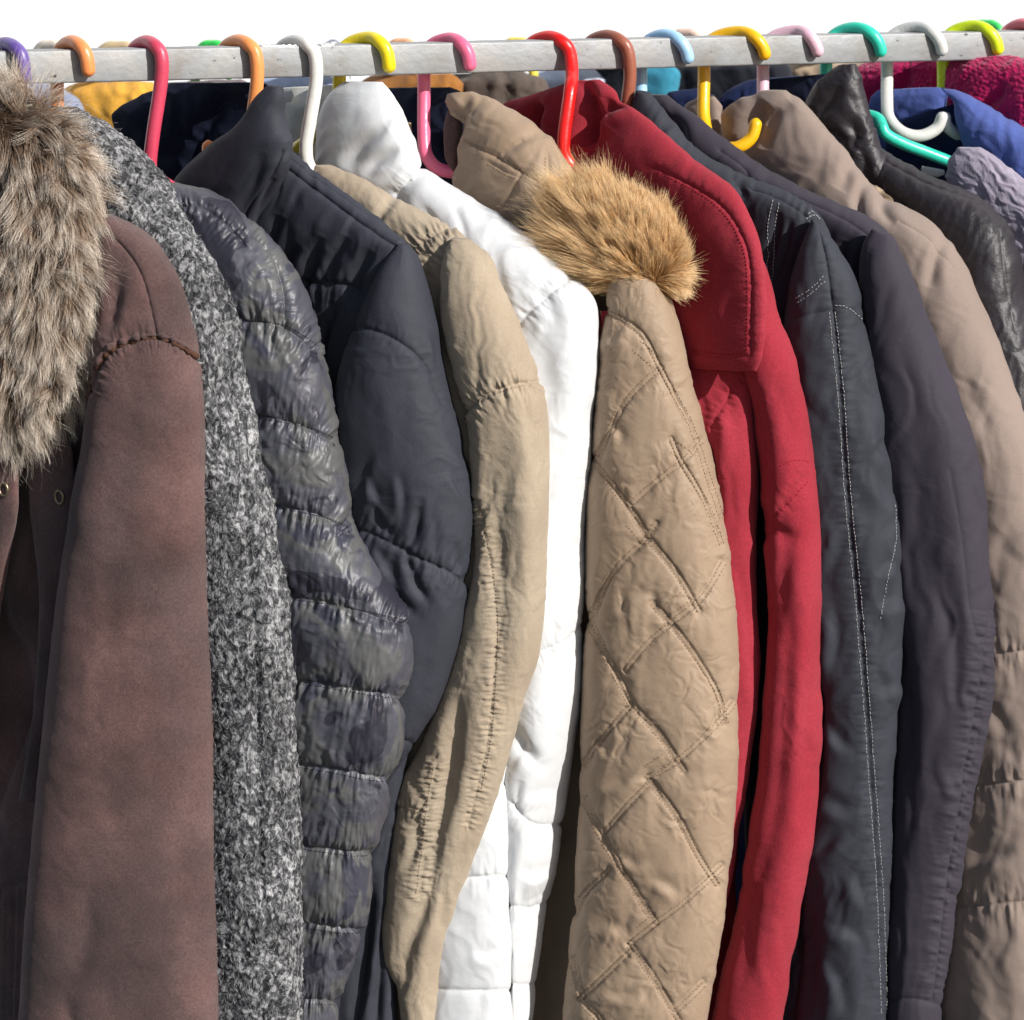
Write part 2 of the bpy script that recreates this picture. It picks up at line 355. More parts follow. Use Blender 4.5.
# mottled camouflage nylon
m, t, b, N, L = mat_new('camouflage_nylon')
tc = N('ShaderNodeTexCoord')
def ramp(pos_col, src, mode='LINEAR'):
    r = N('ShaderNodeValToRGB'); r.color_ramp.interpolation = mode
    while len(r.color_ramp.elements) > 1: r.color_ramp.elements.remove(r.color_ramp.elements[0])
    r.color_ramp.elements[0].position = pos_col[0][0]; r.color_ramp.elements[0].color = (*pos_col[0][1], 1)
    for p_, c_ in pos_col[1:]:
        e = r.color_ramp.elements.new(p_); e.color = (*c_, 1)
    L(src, r.inputs[0]); return r
n1 = N('ShaderNodeTexNoise'); n1.inputs['Scale'].default_value = 17; n1.inputs['Detail'].default_value = 2.5; n1.inputs['Distortion'].default_value = 0.7; L(tc.outputs['Object'], n1.inputs['Vector'])
r1 = ramp([(0.0, (0.020, 0.019, 0.030)), (0.41, (0.026, 0.025, 0.038)), (0.42, (0.066, 0.066, 0.084)), (0.50, (0.072, 0.072, 0.090)), (0.525, (0.094, 0.094, 0.096)), (0.60, (0.102, 0.102, 0.103)), (0.625, (0.046, 0.047, 0.066))], n1.outputs[0])
n2 = N('ShaderNodeTexNoise'); n2.inputs['Scale'].default_value = 300; L(tc.outputs['Object'], n2.inputs['Vector'])
mx = N('ShaderNodeMix'); mx.data_type = 'RGBA'; mx.blend_type = 'MULTIPLY'; mx.inputs[0].default_value = 0.2; L(r1.outputs[0], mx.inputs[6]); L(n2.outputs[0], mx.inputs[7]); L(mx.outputs[2], b.inputs['Base Color'])
b.inputs['Roughness'].default_value = 0.47; b.inputs['Specular IOR Level'].default_value = 0.5
n3 = N('ShaderNodeTexNoise'); n3.inputs['Scale'].default_value = 50; n3.inputs['Detail'].default_value = 4; n3.inputs['Distortion'].default_value = 0.6; L(tc.outputs['Object'], n3.inputs['Vector'])
bp = N('ShaderNodeBump'); bp.inputs['Strength'].default_value = 0.2; bp.inputs['Distance'].default_value = 0.004; L(n3.outputs[0], bp.inputs['Height']); L(bp.outputs[0], b.inputs['Normal'])
M['camo'] = m
# salt and pepper boucle
m, t, b, N, L = mat_new('salt_and_pepper_boucle')
tc = N('ShaderNodeTexCoord'); mp = N('ShaderNodeMapping'); mp.inputs['Rotation'].default_value = (0.2, 0.5, 0); mp.inputs['Scale'].default_value = (1.2, 1.2, 0.75); L(tc.outputs['Object'], mp.inputs[0])
n1 = N('ShaderNodeTexNoise'); n1.inputs['Scale'].default_value = 215; n1.inputs['Detail'].default_value = 3.0; n1.inputs['Distortion'].default_value = 0.8; n1.inputs['Roughness'].default_value = 0.6; L(mp.outputs[0], n1.inputs['Vector'])
r1 = ramp([(0.0, (0.010, 0.010, 0.012)), (0.38, (0.028, 0.028, 0.032)), (0.50, (0.105, 0.106, 0.112)), (0.62, (0.33, 0.33, 0.335)), (1.0, (0.55, 0.55, 0.54))], n1.outputs[0])
n9 = N('ShaderNodeTexNoise'); n9.inputs['Scale'].default_value = 38; n9.inputs['Detail'].default_value = 3; L(tc.outputs['Object'], n9.inputs['Vector'])
r9 = N('ShaderNodeMapRange'); r9.inputs[1].default_value = 0.35; r9.inputs[2].default_value = 0.65; r9.inputs[3].default_value = 0.62; r9.inputs[4].default_value = 1.25; L(n9.outputs[0], r9.inputs[0])
v9 = N('ShaderNodeVectorMath'); v9.operation = 'SCALE'; L(r1.outputs[0], v9.inputs[0]); L(r9.outputs[0], v9.inputs['Scale']); L(v9.outputs[0], b.inputs['Base Color'])
b.inputs['Roughness'].default_value = 0.95; b.inputs['Specular IOR Level'].default_value = 0.1
bp = N('ShaderNodeBump'); bp.inputs['Strength'].default_value = 1.0; bp.inputs['Distance'].default_value = 0.0022; L(n1.outputs[0], bp.inputs['Height']); L(bp.outputs[0], b.inputs['Normal'])
M['boucle'] = m
# worn grey metal of the rail
m, t, b, N, L = mat_new('worn_galvanised_metal')
tc = N('ShaderNodeTexCoord')
n1 = N('ShaderNodeTexNoise'); n1.inputs['Scale'].default_value = 26; n1.inputs['Detail'].default_value = 6; L(tc.outputs['Object'], n1.inputs['Vector'])
r1 = ramp([(0.3, (0.24, 0.23, 0.215)), (0.5, (0.30, 0.31, 0.32)), (0.72, (0.345, 0.335, 0.32))], n1.outputs[0])
mp = N('ShaderNodeMapping'); mp.inputs['Scale'].default_value = (150, 150, 190); L(tc.outputs['Object'], mp.inputs[0])
n2 = N('ShaderNodeTexNoise'); n2.inputs['Scale'].default_value = 1.0; n2.inputs['Detail'].default_value = 5; L(mp.outputs[0], n2.inputs['Vector'])
r2 = ramp([(0.0, (0.10, 0.085, 0.07)), (0.275, (0.20, 0.18, 0.16)), (0.315, (0.94, 0.94, 0.94)), (0.6, (1, 1, 1))], n2.outputs[0])
mx = N('ShaderNodeMix'); mx.data_type = 'RGBA'; mx.blend_type = 'MULTIPLY'; mx.inputs[0].default_value = 1.0; L(r1.outputs[0], mx.inputs[6]); L(r2.outputs[0], mx.inputs[7]); L(mx.outputs[2], b.inputs['Base Color'])
b.inputs['Metallic'].default_value = 0.25; b.inputs['Roughness'].default_value = 0.55
bp = N('ShaderNodeBump'); bp.inputs['Strength'].default_value = 0.4; bp.inputs['Distance'].default_value = 0.001; L(n2.outputs[0], bp.inputs['Height']); L(bp.outputs[0], b.inputs['Normal'])
M['rail'] = m
def fur_mat(name, root, mid, tip, rv=0.35):
    m, t, b, N, L = mat_new(name)
    hi = N('ShaderNodeHairInfo')
    r = N('ShaderNodeValToRGB'); e = r.color_ramp.elements; e[0].position = 0.05; e[0].color = (*root, 1); e[1].position = 1.0; e[1].color = (*tip, 1)
    k = r.color_ramp.elements.new(0.5); k.color = (*mid, 1)
    L(hi.outputs['Intercept'], r.inputs[0])
    mr = N('ShaderNodeMapRange'); mr.inputs[3].default_value = 1 - rv; mr.inputs[4].default_value = 1 + rv; L(hi.outputs['Random'], mr.inputs[0])
    vm = N('ShaderNodeVectorMath'); vm.operation = 'SCALE'; L(r.outputs[0], vm.inputs[0]); L(mr.outputs[0], vm.inputs['Scale'])
    L(vm.outputs[0], b.inputs['Base Color']); b.inputs['Roughness'].default_value = 0.5; b.inputs['Specular IOR Level'].default_value = 0.4
    return m
M['fur_grey'] = fur_mat('grey_brown_fur', (0.065, 0.034, 0.018), (0.31, 0.215, 0.145), (0.88, 0.79, 0.68))
M['fur_gold'] = fur_mat('golden_fur', (0.34, 0.17, 0.060), (0.58, 0.33, 0.13), (0.88, 0.66, 0.38), 0.35)

# ------------------------------------------------------------------ scene building helpers
def tag(o, label=None, cat=None, group=None, kind=None):
    if label: o['label'] = label
    if cat: o['category'] = cat
    if group: o['group'] = group
    if kind: o['kind'] = kind
    return o
def thing(name, loc, label, cat, group=None):
    o = bpy.data.objects.new(name, None); o.empty_display_size = 0.05; SC.collection.objects.link(o); o.location = loc
    return tag(o, label, cat, group)
GR, GH = 'coats and jackets on the front rail', 'plastic hangers on the front rail'

# ------------------------------------------------------------------ setting: white sky and ground
def emis(name, s):
    m = bpy.data.materials.new(name); m.use_nodes = True; t = m.node_tree; t.nodes.clear()
    o = t.nodes.new('ShaderNodeOutputMaterial'); e = t.nodes.new('ShaderNodeEmission'); e.inputs[0].default_value = (1.0, 1.0, 1.0, 1); e.inputs[1].default_value = s
    t.links.new(e.outputs[0], o.inputs[0]); return m
n = 40; ang = np.radians(np.linspace(-62, 62, n)); Rb = 14.0
zz = np.linspace(-0.02, 1.0, 14)
V = np.array([[Rb * math.sin(a) * math.cos(z * 1.1), -2 + Rb * math.cos(a) * math.cos(z * 1.1), -1.0 + Rb * math.sin(z * 1.1)] for z in zz for a in ang])
i = np.arange(13)[:, None] * n; j = np.arange(n - 1)[None]
F = np.stack([i + j, i + j + 1, i + n + j + 1, i + n + j], -1).reshape(-1, 4)
tag(mesh_obj('sky', V, F, emis('white_sky', 1.05)), 'plain overexposed white sky behind the clothes rail', 'sky', kind='structure')
g = 24; xs = np.linspace(-12, 12, g); ys = np.linspace(-14, 10.5, g)
V = np.array([[x, y, 0.0] for y in ys for x in xs]); i = np.arange(g - 1)[:, None] * g; j = np.arange(g - 1)[None]
F = np.stack([i + j, i + j + 1, i + g + j + 1, i + g + j], -1).reshape(-1, 4)
tag(mesh_obj('ground', V, F, plain('grey_paving', (0.06, 0.06, 0.062), 0.9, bump=0.5, bscale=40)), 'grey paved ground beneath the clothes rail', 'ground', kind='structure')

# ------------------------------------------------------------------ rail
def square_bar(name, A, B, half, bev, mat, parent=None, nseg=240, warp=True):
    A, B = np.array(A), np.array(B); d = (B - A) / np.linalg.norm(B - A); z = np.array([0, 0, 1.0]); z = z - d * np.dot(z, d); z /= np.linalg.norm(z); y = np.cross(z, d)
    prof = []
    for cx_, cy_, a0 in ((1, 1, 0), (-1, 1, 90), (-1, -1, 180), (1, -1, 270)):
        for k in range(4):
            a = math.radians(a0 + k * 30); prof.append((cx_ * (half - bev) + bev * math.cos(a), cy_ * (half - bev) + bev * math.sin(a)))
    prof = np.array(prof); t = np.linspace(0, 1, nseg); c = A + (B - A) * t[:, None]
    if warp: c = c + z * (perlin(t * 9, t * 0 + .3, 4) * 0.0004)[:, None]
    nz = 1 + (0.02 * perlin(t[:, None] * 120, prof[None, :, 0] * 300, 8) if warp else 0)
    P = c[:, None] + (y * prof[None, :, :1]) * (nz[..., None] if warp else 1) + z * prof[None, :, 1:] * (nz[..., None] if warp else 1)
    k = len(prof); V = P.reshape(-1, 3); i = np.arange(nseg - 1)[:, None] * k; j = np.arange(k)[None]; j2 = (j + 1) % k
    F = np.stack([i + j, i + j2, i + k + j2, i + k + j], -1).reshape(-1, 4)
    return mesh_obj(name, V, F, mat, parent, smooth=True)
dR = (RB - RA); A = RA - dR * 0.35; B = RB + dR * 0.35
rail = thing('clothes_rail', A, 'square grey metal rail with worn paint carrying the front row of hangers', 'rail')
square_bar('bar', A, B, 0.0118, 0.0016, M['rail'], rail)
# flaking paint bulge on the top edge beside the white hook
for (x0, x1, s) in ((262, 300, 3), (322, 336, 5)):
    xs = np.linspace(x0, x1, 14); pts = []
    for x in xs: pts.append(rail_pt(x) + np.array([0, -0.0113, 0.0112 + 0.0006 * math.sin(x)]))
    V, F = tube_vf(np.array(pts), 0.0016 * (0.6 + 0.6 * np.abs(perlin(xs / 3.1, xs * 0 + .2, s))) * np.clip(np.sin(np.linspace(0.1, 3.04, 14)) * 2, 0.2, 1), 7)
    mesh_obj('paint_flake', V, F, M['label_white'], rail)

# ------------------------------------------------------------------ hangers
def plastic(name, col): return plain(name, col, 0.36, spec=0.5, coat=0.12, bump=0.25, bscale=260)
def path3(pts, back=0.0, n=10):
    """pts: (px, py, mm behind the rail axis)"""
    out = []
    for x, y, d in pts:
        b = rail_pt(min(max(x, -60), 1084), back)
        out.append(on_plane(np.array([float(x)]), np.array([float(y)]), b + np.array([0, d * 0.001, 0]), 0.0)[0])
    return curve(np.array(out), n)
def hanger(color, label, mat, hook_pts, arm_pts, r=5.15, arms2=None, bump=None):
    h = thing('coat_hanger', path3(hook_pts)[0], label, 'hanger', GH)
    P = path3(hook_pts); V, F = tube_vf(P, round_ends(P, r * 0.001), 18); mesh_obj('hook', V, F, mat, h)
    if arm_pts:
        P = path3(arm_pts); V, F = tube_vf(P, round_ends(P, r * 0.00095), 16); mesh_obj('shoulder_bar', V, F, mat, h)
    return h
def round_ends(P, r):
    s = np.concatenate([[0], np.cumsum(np.linalg.norm(np.diff(P, axis=0), axis=1))]); e = np.minimum(s, s[-1] - s)
    return r * np.sqrt(np.clip(1 - (1 - np.clip(e / r, 0.02, 1)) ** 2, 0.01, 1))
def arch(xb, xt, yt, xf, yr):
    """rise behind the rail, over it, down in front"""
    f = 19.0
    q = xt - xb; s = xf - xt
    return [(xb, yr + 6, f), (xb + q * 0.04, yt + 14, f), (xb + q * 0.42, yt + 4, f * 0.75), (xt, yt, 0), (xt + s * 0.55, yt + 4.5, -f * 0.75), (xf - s * 0.1, yt + 15, -f), (xf, yr, -f)]
def K(px): return 67 - 23 * px / 1024.0
def inner(xs, ys, d0=10, n=4):
    """hidden shoulder bar running from the hook base out under the coat's shoulders"""
    return [(xs - 45, ys + 22, d0 + 48), (xs, ys, d0), (xs + 60, ys + 42, d0 - 38), (xs + 118, ys + 98, d0 - 84)]
def typeA(xb, xt, yt, xf, ytip, stem):
    a = arch(xb, xt, yt, xf, K(xf)); a[-1] = (xf + 1, ytip, -19)
    return [(x, y, d) for (x, y, d) in reversed(stem)] + a
def typeB(xb, xt, yt, xf, stem):
    a = arch(xb, xt, yt, xf, K(xf)); a[0] = (xb, K(xb) + 8, 19)
    return a[:-1] + list(stem)
HG = [
 ('purple', 'purple plastic hanger hook above the brown fur collar', (0.125, 0.075, 0.30), typeA(-14, 6, 44, 24, 84, [(-14, 100, 19), (-14, 150, 12)]), inner(-14, 152)),
 ('orange', 'light orange hanger hook just left of the crimson one, its tip ending at the rail', (0.80, 0.27, 0.085), typeA(57, 72, 42, 88, 77, [(57, 95, 19), (57, 125, 12)]), inner(57, 128)),
 ('crimson', 'crimson pink hanger with a long stem in front of the dark padded collar', (0.56, 0.055, 0.105), typeB(130, 147, 42, 163, [(161, 82, -19), (153, 135, -17), (150, 166, -14), (154, 176, -16), (178, 192, -30)]), inner(185, 200)),
 ('orange', 'light orange hanger whose stem goes down into the black padded jacket collar', (0.82, 0.29, 0.085), typeB(220, 239, 41, 258, [(257, 82, -19), (252, 120, -15), (247, 158, -12), (230, 176, -8), (212, 168, 2), (208, 140, 6)]), inner(225, 200)),
 ('white', 'off white hanger with a long stem in front of the white jacket collar', (0.72, 0.71, 0.66), typeB(276, 297, 41, 317, [(316, 82, -19), (310, 120, -17), (306, 148, -14), (310, 168, -14), (326, 184, -24)]), inner(326, 190)),
 ('yellow', 'lemon yellow hanger hook above the white puffer jacket', (0.86, 0.66, 0.010), typeA(340, 369, 38, 389, 73, [(339, 90, 19), (338, 125, 10)]), inner(338, 128)),
 ('pink', 'rose pink hanger with its stem curving into the tan hooded jacket', (0.80, 0.14, 0.26), typeA(424, 450, 39, 470, 71, [(424, 90, 19), (424, 135, 10), (427, 156, 4), (439, 169, -2), (458, 172, -8), (475, 168, -20)]), inner(490, 185)),
 ('red', 'bright red hanger with a long stem in front of the red coat', (0.78, 0.010, 0.008), typeB(524, 549, 37, 572, [(572, 74, -30), (570, 92, -46), (564, 138, -52), (567, 160, -54), (592, 180, -62)]), inner(590, 180)),
 ('brown', 'terracotta brown hanger hook between the red hook and the light blue hook', (0.30, 0.095, 0.055), typeB(583, 607, 36, 630, [(630, 76, -19), (627, 104, -16), (626, 140, -10)]), inner(626, 142)),
 ('blue', 'light blue hanger hook above the purple black jacket', (0.35, 0.60, 0.84), typeA(641, 665, 35, 688, 64, [(641, 90, 19), (641, 125, 8)]), inner(641, 128)),
 ('golden', 'golden yellow hanger hooked over the rail, its base curving inside the taupe collar', (0.86, 0.46, 0.006), typeA(704, 739, 32, 765, 60, [(704, 78, 19), (704, 118, 6), (712, 142, -14), (734, 148, -34), (751, 138, -40), (757, 118, -40)]), inner(720, 150)),
 ('mauve', 'pale mauve pink hanger hook left of the teal hook', (0.74, 0.47, 0.56), typeA(763, 797, 31, 818, 57, [(763, 80, 19), (763, 120, 8)]), inner(763, 124)),
 ('teal', 'teal green hanger whose long shoulder bar crosses the dark blue lining', (0.03, 0.60, 0.42), typeA(827, 855, 28, 881, 57, [(826, 72, 19), (828, 98, 14), (850, 112, 0), (876, 118, -24), (883, 130, -40)]), [(881, 122, -40), (886, 134, -44), (904, 144, -50), (930, 154, -56), (957, 165, -62), (1000, 186, -70)]),
 ('grey', 'pale grey hanger with a hooked swivel base in front of the blue coat', (0.62, 0.61, 0.58), typeA(887, 918, 27, 942, 56, [(887, 78, 19), (887, 98, 4), (889, 118, -16), (902, 132, -30), (920, 136, -38), (937, 128, -42), (944, 112, -44)]), [(945, 112, -42), (947, 126, -42), (962, 137, -40), (985, 147, -34), (1030, 165, -20)]),
 ('lime', 'lime green hanger hook in front of the magenta fleece', (0.62, 0.78, 0.010), typeA(943, 974, 26, 998, 55, [(943, 72, 19), (943, 110, 10)]), inner(943, 112)),
 ('salmon', 'salmon pink hanger hook at the right end of the visible rail', (0.84, 0.20, 0.24), typeB(1002, 1024, 24, 1046, [(1046, 70, -19), (1042, 110, -16)]), inner(1042, 112)),
]
for nm, lb, colr, hp, ap in HG: hanger(nm, lb, plastic(nm + '_plastic', colr), hp, ap)

# ------------------------------------------------------------------ fur
def hair(name, parent, mat, roots, dirs, length, nseg, curl, droop, rad, seed, clump=0.5, cl_n=900, sway=0.25):
    rng = np.random.default_rng(seed); N_ = len(roots)
    ci = rng.choice(N_, min(cl_n, N_), replace=False)
    # nearest clump centre
    own = np.zeros(N_, int)
    for s in range(0, N_, 2000):
        d = ((roots[s:s + 2000, None] - roots[ci][None]) ** 2).sum(-1); own[s:s + 2000] = d.argmin(1)
    def grow(R, D, Ln, rnd, sw):
        P = [R]; d = D.copy(); p = R.copy()
        ph = rnd[:, :1] * 6.28
        for k in range(nseg):
            t = (k + 1) / nseg
            d = d + np.array([0, 0, -1.0]) * droop / nseg + curl * np.stack([np.sin(ph[:, 0] + 3.5 * t), 0.5 * np.cos(ph[:, 0] * 1.7 + 3 * t), np.cos(ph[:, 0] + 3.1 * t)], 1) / nseg
            d /= np.linalg.norm(d, axis=1, keepdims=True)
            p = p + d * (Ln / nseg)[:, None]; P.append(p)
        return np.stack(P, 1)
    Ln = length * (0.65 + 0.5 * rng.random(N_))
    cdir = dirs[ci] + sway * rng.normal(size=(len(ci), 3)); cdir /= np.linalg.norm(cdir, axis=1, keepdims=True)
    crnd = rng.random((len(ci), 3)); cl = length * np.ones(len(ci)) if np.isscalar(length) else length[ci]
    cp = grow(roots[ci], cdir, cl * (0.85 + 0.3 * rng.random(len(ci))), crnd, 1)
    dj = dirs + 0.16 * rng.normal(size=dirs.shape); dj = 0.45 * dj + 0.55 * cdir[own]; dj /= np.linalg.norm(dj, axis=1, keepdims=True)
    pp = grow(roots, dj, Ln, 0.8 * crnd[own] + 0.2 * rng.random((N_, 3)), 1)
    tt = np.linspace(0, 1, nseg + 1)[None, :, None]
    kk = clump * tt ** 1.2 * (0.5 + 0.5 * rng.random((N_, 1, 1)))
    pp = pp * (1 - kk) + (cp[own] + 0.25 * (roots - roots[ci][own])[:, None]) * kk
    hc = bpy.data.hair_curves.new(name); hc.add_curves([nseg + 1] * N_)
    loc = np.array(parent.location) if parent.parent is None else np.array(parent.parent.location)
    hc.points.foreach_set('position', (pp - loc).astype(np.float32).ravel())
    tr = np.linspace(1, 0.12, nseg + 1); hc.points.foreach_set('radius', np.tile(rad * tr, N_).astype(np.float32))
    hc.materials.append(mat); o = bpy.data.objects.new(name, hc); SC.collection.objects.link(o); o.parent = parent
    return o
def fur_roots(p, nh, rng, flow):
    nr = p.grid.shape[0]; nf = p.nf
    G = p.grid; Nn = p.Ng
    i = rng.random(nh) * (nr - 1.01); j = rng.random(nh) * (nf + 6) - 3
    i0 = i.astype(int); j0 = j.astype(int) % G.shape[1]; fi = (i - i0)[:, None]
    R = G[i0, j0] * (1 - fi) + G[i0 + 1, j0] * fi + rng.normal(size=(nh, 3)) * 0.0008; Nv = Nn[i0, j0]
    x, y = proj(R)
    fx, fy, nw = flow(x, y)
    D = np.stack([fx, np.zeros_like(fx), -fy], 1); D = D - Nv * (D * Nv).sum(1)[:, None] * 0.7
    D /= np.linalg.norm(D, axis=1, keepdims=True) + 1e-9
    D = D + Nv * (nw[:, None] if hasattr(nw, 'shape') else nw); D /= np.linalg.norm(D, axis=1, keepdims=True)
    return R, D, x, y

# ================================================================== COATS (left to right)
# ---- brown suede coat with fur collar
H = rail_pt(5)
c = thing('suede_coat', H, 'brown suede coat with a shaggy grey brown fur collar, leftmost on the rail', 'coat', GR)
def dz(px, py):
    r = seam(px, py, [(88, 392), (98, 366), (112, 350), (135, 341), (155, 338), (176, 344), (204, 362)], 3.0, 2.2, 1.0, 14, 1.6, 7, 4, 3)
    r += seam(px, py, [(98, 226), (122, 246), (140, 272), (150, 305), (157, 338)], 1.8, 1.8, 0.8, 10)
    r += fold(px, py, [(118, 270), (112, 300), (103, 340)], 10, 6)
    r += fold(px, py, [(172, 440), (168, 520), (172, 600)], 22, 1.8) + fold(px, py, [(112, 560), (108, 620), (112, 700)], 14, 1.6)
    r += fold(px, py, [(190, 820), (195, 900), (188, 960)], 16, 2.2) + fold(px, py, [(92, 880), (82, 960), (60, 1015)], 14, 2.4)
    r += fold(px, py, [(62, 996), (70, 1030), (78, 1060)], 9, 2.5)
    return r + soft(px, py, 86, 190, 70, 1.6, 11, 0.0) + soft(px, py, 40, 30, 22, 0.35, 12, 0.0)
body_d = lambda px, py: (soft(px, py, 84, 200, 40, 3, 15, 0.3) + seam(px, py, [(62, 600), (50, 650), (28, 720), (0, 800), (-20, 880)], 2.5, 2, 1.5, 8)
                         + seam(px, py, [(-20, 905), (10, 885), (26, 880)], 2.5, 2.5) + np.where((py > 890) & (px < 40), 1.2 * np.sin(px * 0.9), 0))
cloth('body', c, M['suede'], [(-60, 120, 60, 120, 12), (-110, 220, 100, 220, 22), (-130, 400, 120, 400, 24), (-140, 700, 120, 700), (-150, 1120, 120, 1120)], H, 0.75, off=-10, disp=body_d, step=2)
pl = cloth('front_placket', c, M['suede'], [(25, 415, 60, 410, 3), (28, 450, 72, 455, 5), (30, 500, 76, 500, 5), (40, 600, 66, 600), (35, 700, 52, 700), (20, 800, 40, 800)], H, 0.75, off=24,
      disp=lambda px, py: soft(px, py, 88, 90, 14, 1.2, 17, 0.2), step=1.5)
pl2 = cloth('front_placket', c, M['suede'], [(-60, 430, 16, 440, 6), (-60, 500, 18, 500, 8), (-60, 560, 8, 560), (-60, 640, -4, 640), (-60, 760, -20, 760)], H, 0.75, off=40,
      disp=lambda px, py: soft(px, py, 88, 90, 14, 1.2, 18, 0.2), step=1.5)
for pp_, xx, yy in ((pl, 60, 497), (pl2, 4, 489)):
    P_, N_ = surf(pp_, [xx], [yy]); th = np.linspace(0, 2 * math.pi, 25)
    ux = np.cross(N_[0], [0, 0, 1]); ux /= np.linalg.norm(ux); uz = np.cross(ux, N_[0])
    ring = P_[0] + N_[0] * 0.0008 + np.outer(np.cos(th), ux) * 0.0038 + np.outer(np.sin(th), uz) * 0.0048
    V, F = tube_vf(ring, 0.0011, 8); mesh_obj('snap_button', V, F, M['brass'], c)
sl = cloth('sleeve', c, M['suede'], [(98, 215, 112, 216, 8), (96, 235, 150, 237, 18), (97, 270, 177, 270, 26), (98, 310, 192, 310, 32), (95, 345, 202, 347, 36), (92, 390, 207, 392, 38), (84, 450, 209, 450, 38),
      (71, 520, 212, 520, 40), (55, 640, 216, 640), (42, 760, 220, 760), (30, 900, 222, 900), (22, 1020, 224, 1020), (18, 1120, 226, 1120, 34), (30, 1150, 215, 1150, 25)], H, 0.75, 125, 0.15, 10, dz, 1.25, power=2.7)
piping('shoulder_seam', c, sl, [(84, 410), (90, 386), (99, 364), (113, 349), (135, 341), (155, 338), (176, 344), (203, 361)], M['thread_brown'], 1.5, 0.1, 1.3, 5)
piping('shoulder_seam', c, sl, [(83, 404), (89, 382), (98, 361), (112, 346), (134, 338), (155, 335), (177, 341), (202, 357)], M['suede'], 1.6, 0.2, 1.2, 15)
# fur collar
flesh = fabric('fur_backing', (0.06, 0.04, 0.03), 1.0, 0.0)
fb = cloth('fur_collar', c, flesh, [(-30, 92, 20, 96, 6), (-60, 112, 50, 118, 16), (-70, 150, 78, 152, 24), (-75, 200, 90, 202, 30), (-75, 260, 96, 262, 32), (-75, 320, 88, 322, 30), (-70, 370, 74, 370, 26), (-60, 410, 50, 412, 18), (-50, 436, 20, 436, 8)],
           H, 0.75, 40, 0.5, 34, step=3)
rng = np.random.default_rng(5)
def flow_g(x, y):
    a = fbm(x / 55, y / 55, 31, 2) * 1.5
    base = np.where(y < 130, -0.2 - (130 - y) / 90.0, 1.0)            # up at the crest, down elsewhere
    fx = 0.30 + 0.55 * (x - 30) / 90.0 + 0.5 * np.sin(a); fy = base + 0.3 * np.cos(a * 1.3)
    return fx, fy, 0.42 + 0.25 * fbm(x / 25, y / 25, 33, 2)
R_, D_, _, _ = fur_roots(fb, 38000, rng, flow_g)
hair('fur', fb.o, M['fur_grey'], R_, D_, 0.031 * rng.uniform(0.6, 1.2, len(R_)), 8, 0.85, 0.35, 0.00019, 7, 0.62, 900, 0.36)
R_, D_, _, _ = fur_roots(fb, 3000, rng, flow_g)
hair('guard_hair', fb.o, M['fur_grey'], R_, D_, 0.042, 9, 1.1, 0.35, 0.00013, 17, 0.15, 600, 0.4)

# ---- salt and pepper tweed coat
H = rail_pt(72)
c = thing('tweed_coat', H, 'salt and pepper grey boucle wool coat squeezed right behind the brown suede one', 'coat', GR)
dz = lambda px, py: (seam(px, py, [(196, 236), (214, 275), (228, 330), (234, 400), (244, 480), (250, 560), (256, 660), (258, 780), (262, 900)], 2.2, 4, 1.4, 12) + 1.1 * fbm(px / 5.0, py / 6.0, 21, 3)
                    + seam(px, py, [(204, 290), (225, 268), (240, 276)], 1.6, 3) + fold(px, py, [(232, 300), (222, 370), (214, 440)], 7, 3) + soft(px, py, 85, 160, 30, 1.6, 22, 0.2))
cloth('body', c, M['boucle'], [(0, 110, 60, 108, 8), (-20, 200, 130, 200, 18), (-30, 500, 200, 500, 20), (-30, 1120, 230, 1120, 20)], H, 0.75, off=-6, step=3)
tw = cloth('sleeve', c, M['boucle'], [(52, 106, 74, 107, 6), (48, 122, 104, 124, 16), (55, 150, 136, 150, 24), (70, 180, 163, 181, 28), (90, 207, 182, 210, 30), (115, 240, 209, 242, 32), (130, 280, 231, 281, 34), (142, 320, 243, 320, 34),
      (150, 380, 253, 380, 34), (158, 450, 264, 450), (165, 520, 277, 520), (170, 600, 290, 600), (175, 700, 297, 700), (178, 850, 301, 850), (180, 1120, 301, 1120, 30), (200, 1150, 290, 1150, 20)], H, 0.75, 190, 0.55, 0, dz, 1.25)
# loose wool fibres standing off the boucle
rng = np.random.default_rng(12)
R_, D_, _, _ = fur_roots(tw, 14000, rng, lambda x, y: (0.4 * np.sin(x), 0.5 + 0.4 * np.cos(y), 0.9))
hair('wool_fibre', tw.o, fur_mat('grey_wool_fibre', (0.12, 0.12, 0.12), (0.24, 0.24, 0.24), (0.42, 0.42, 0.42), 0.7), R_, D_, 0.0045, 4, 1.6, 0.2, 0.00016, 13, 0.3, 900, 0.9)

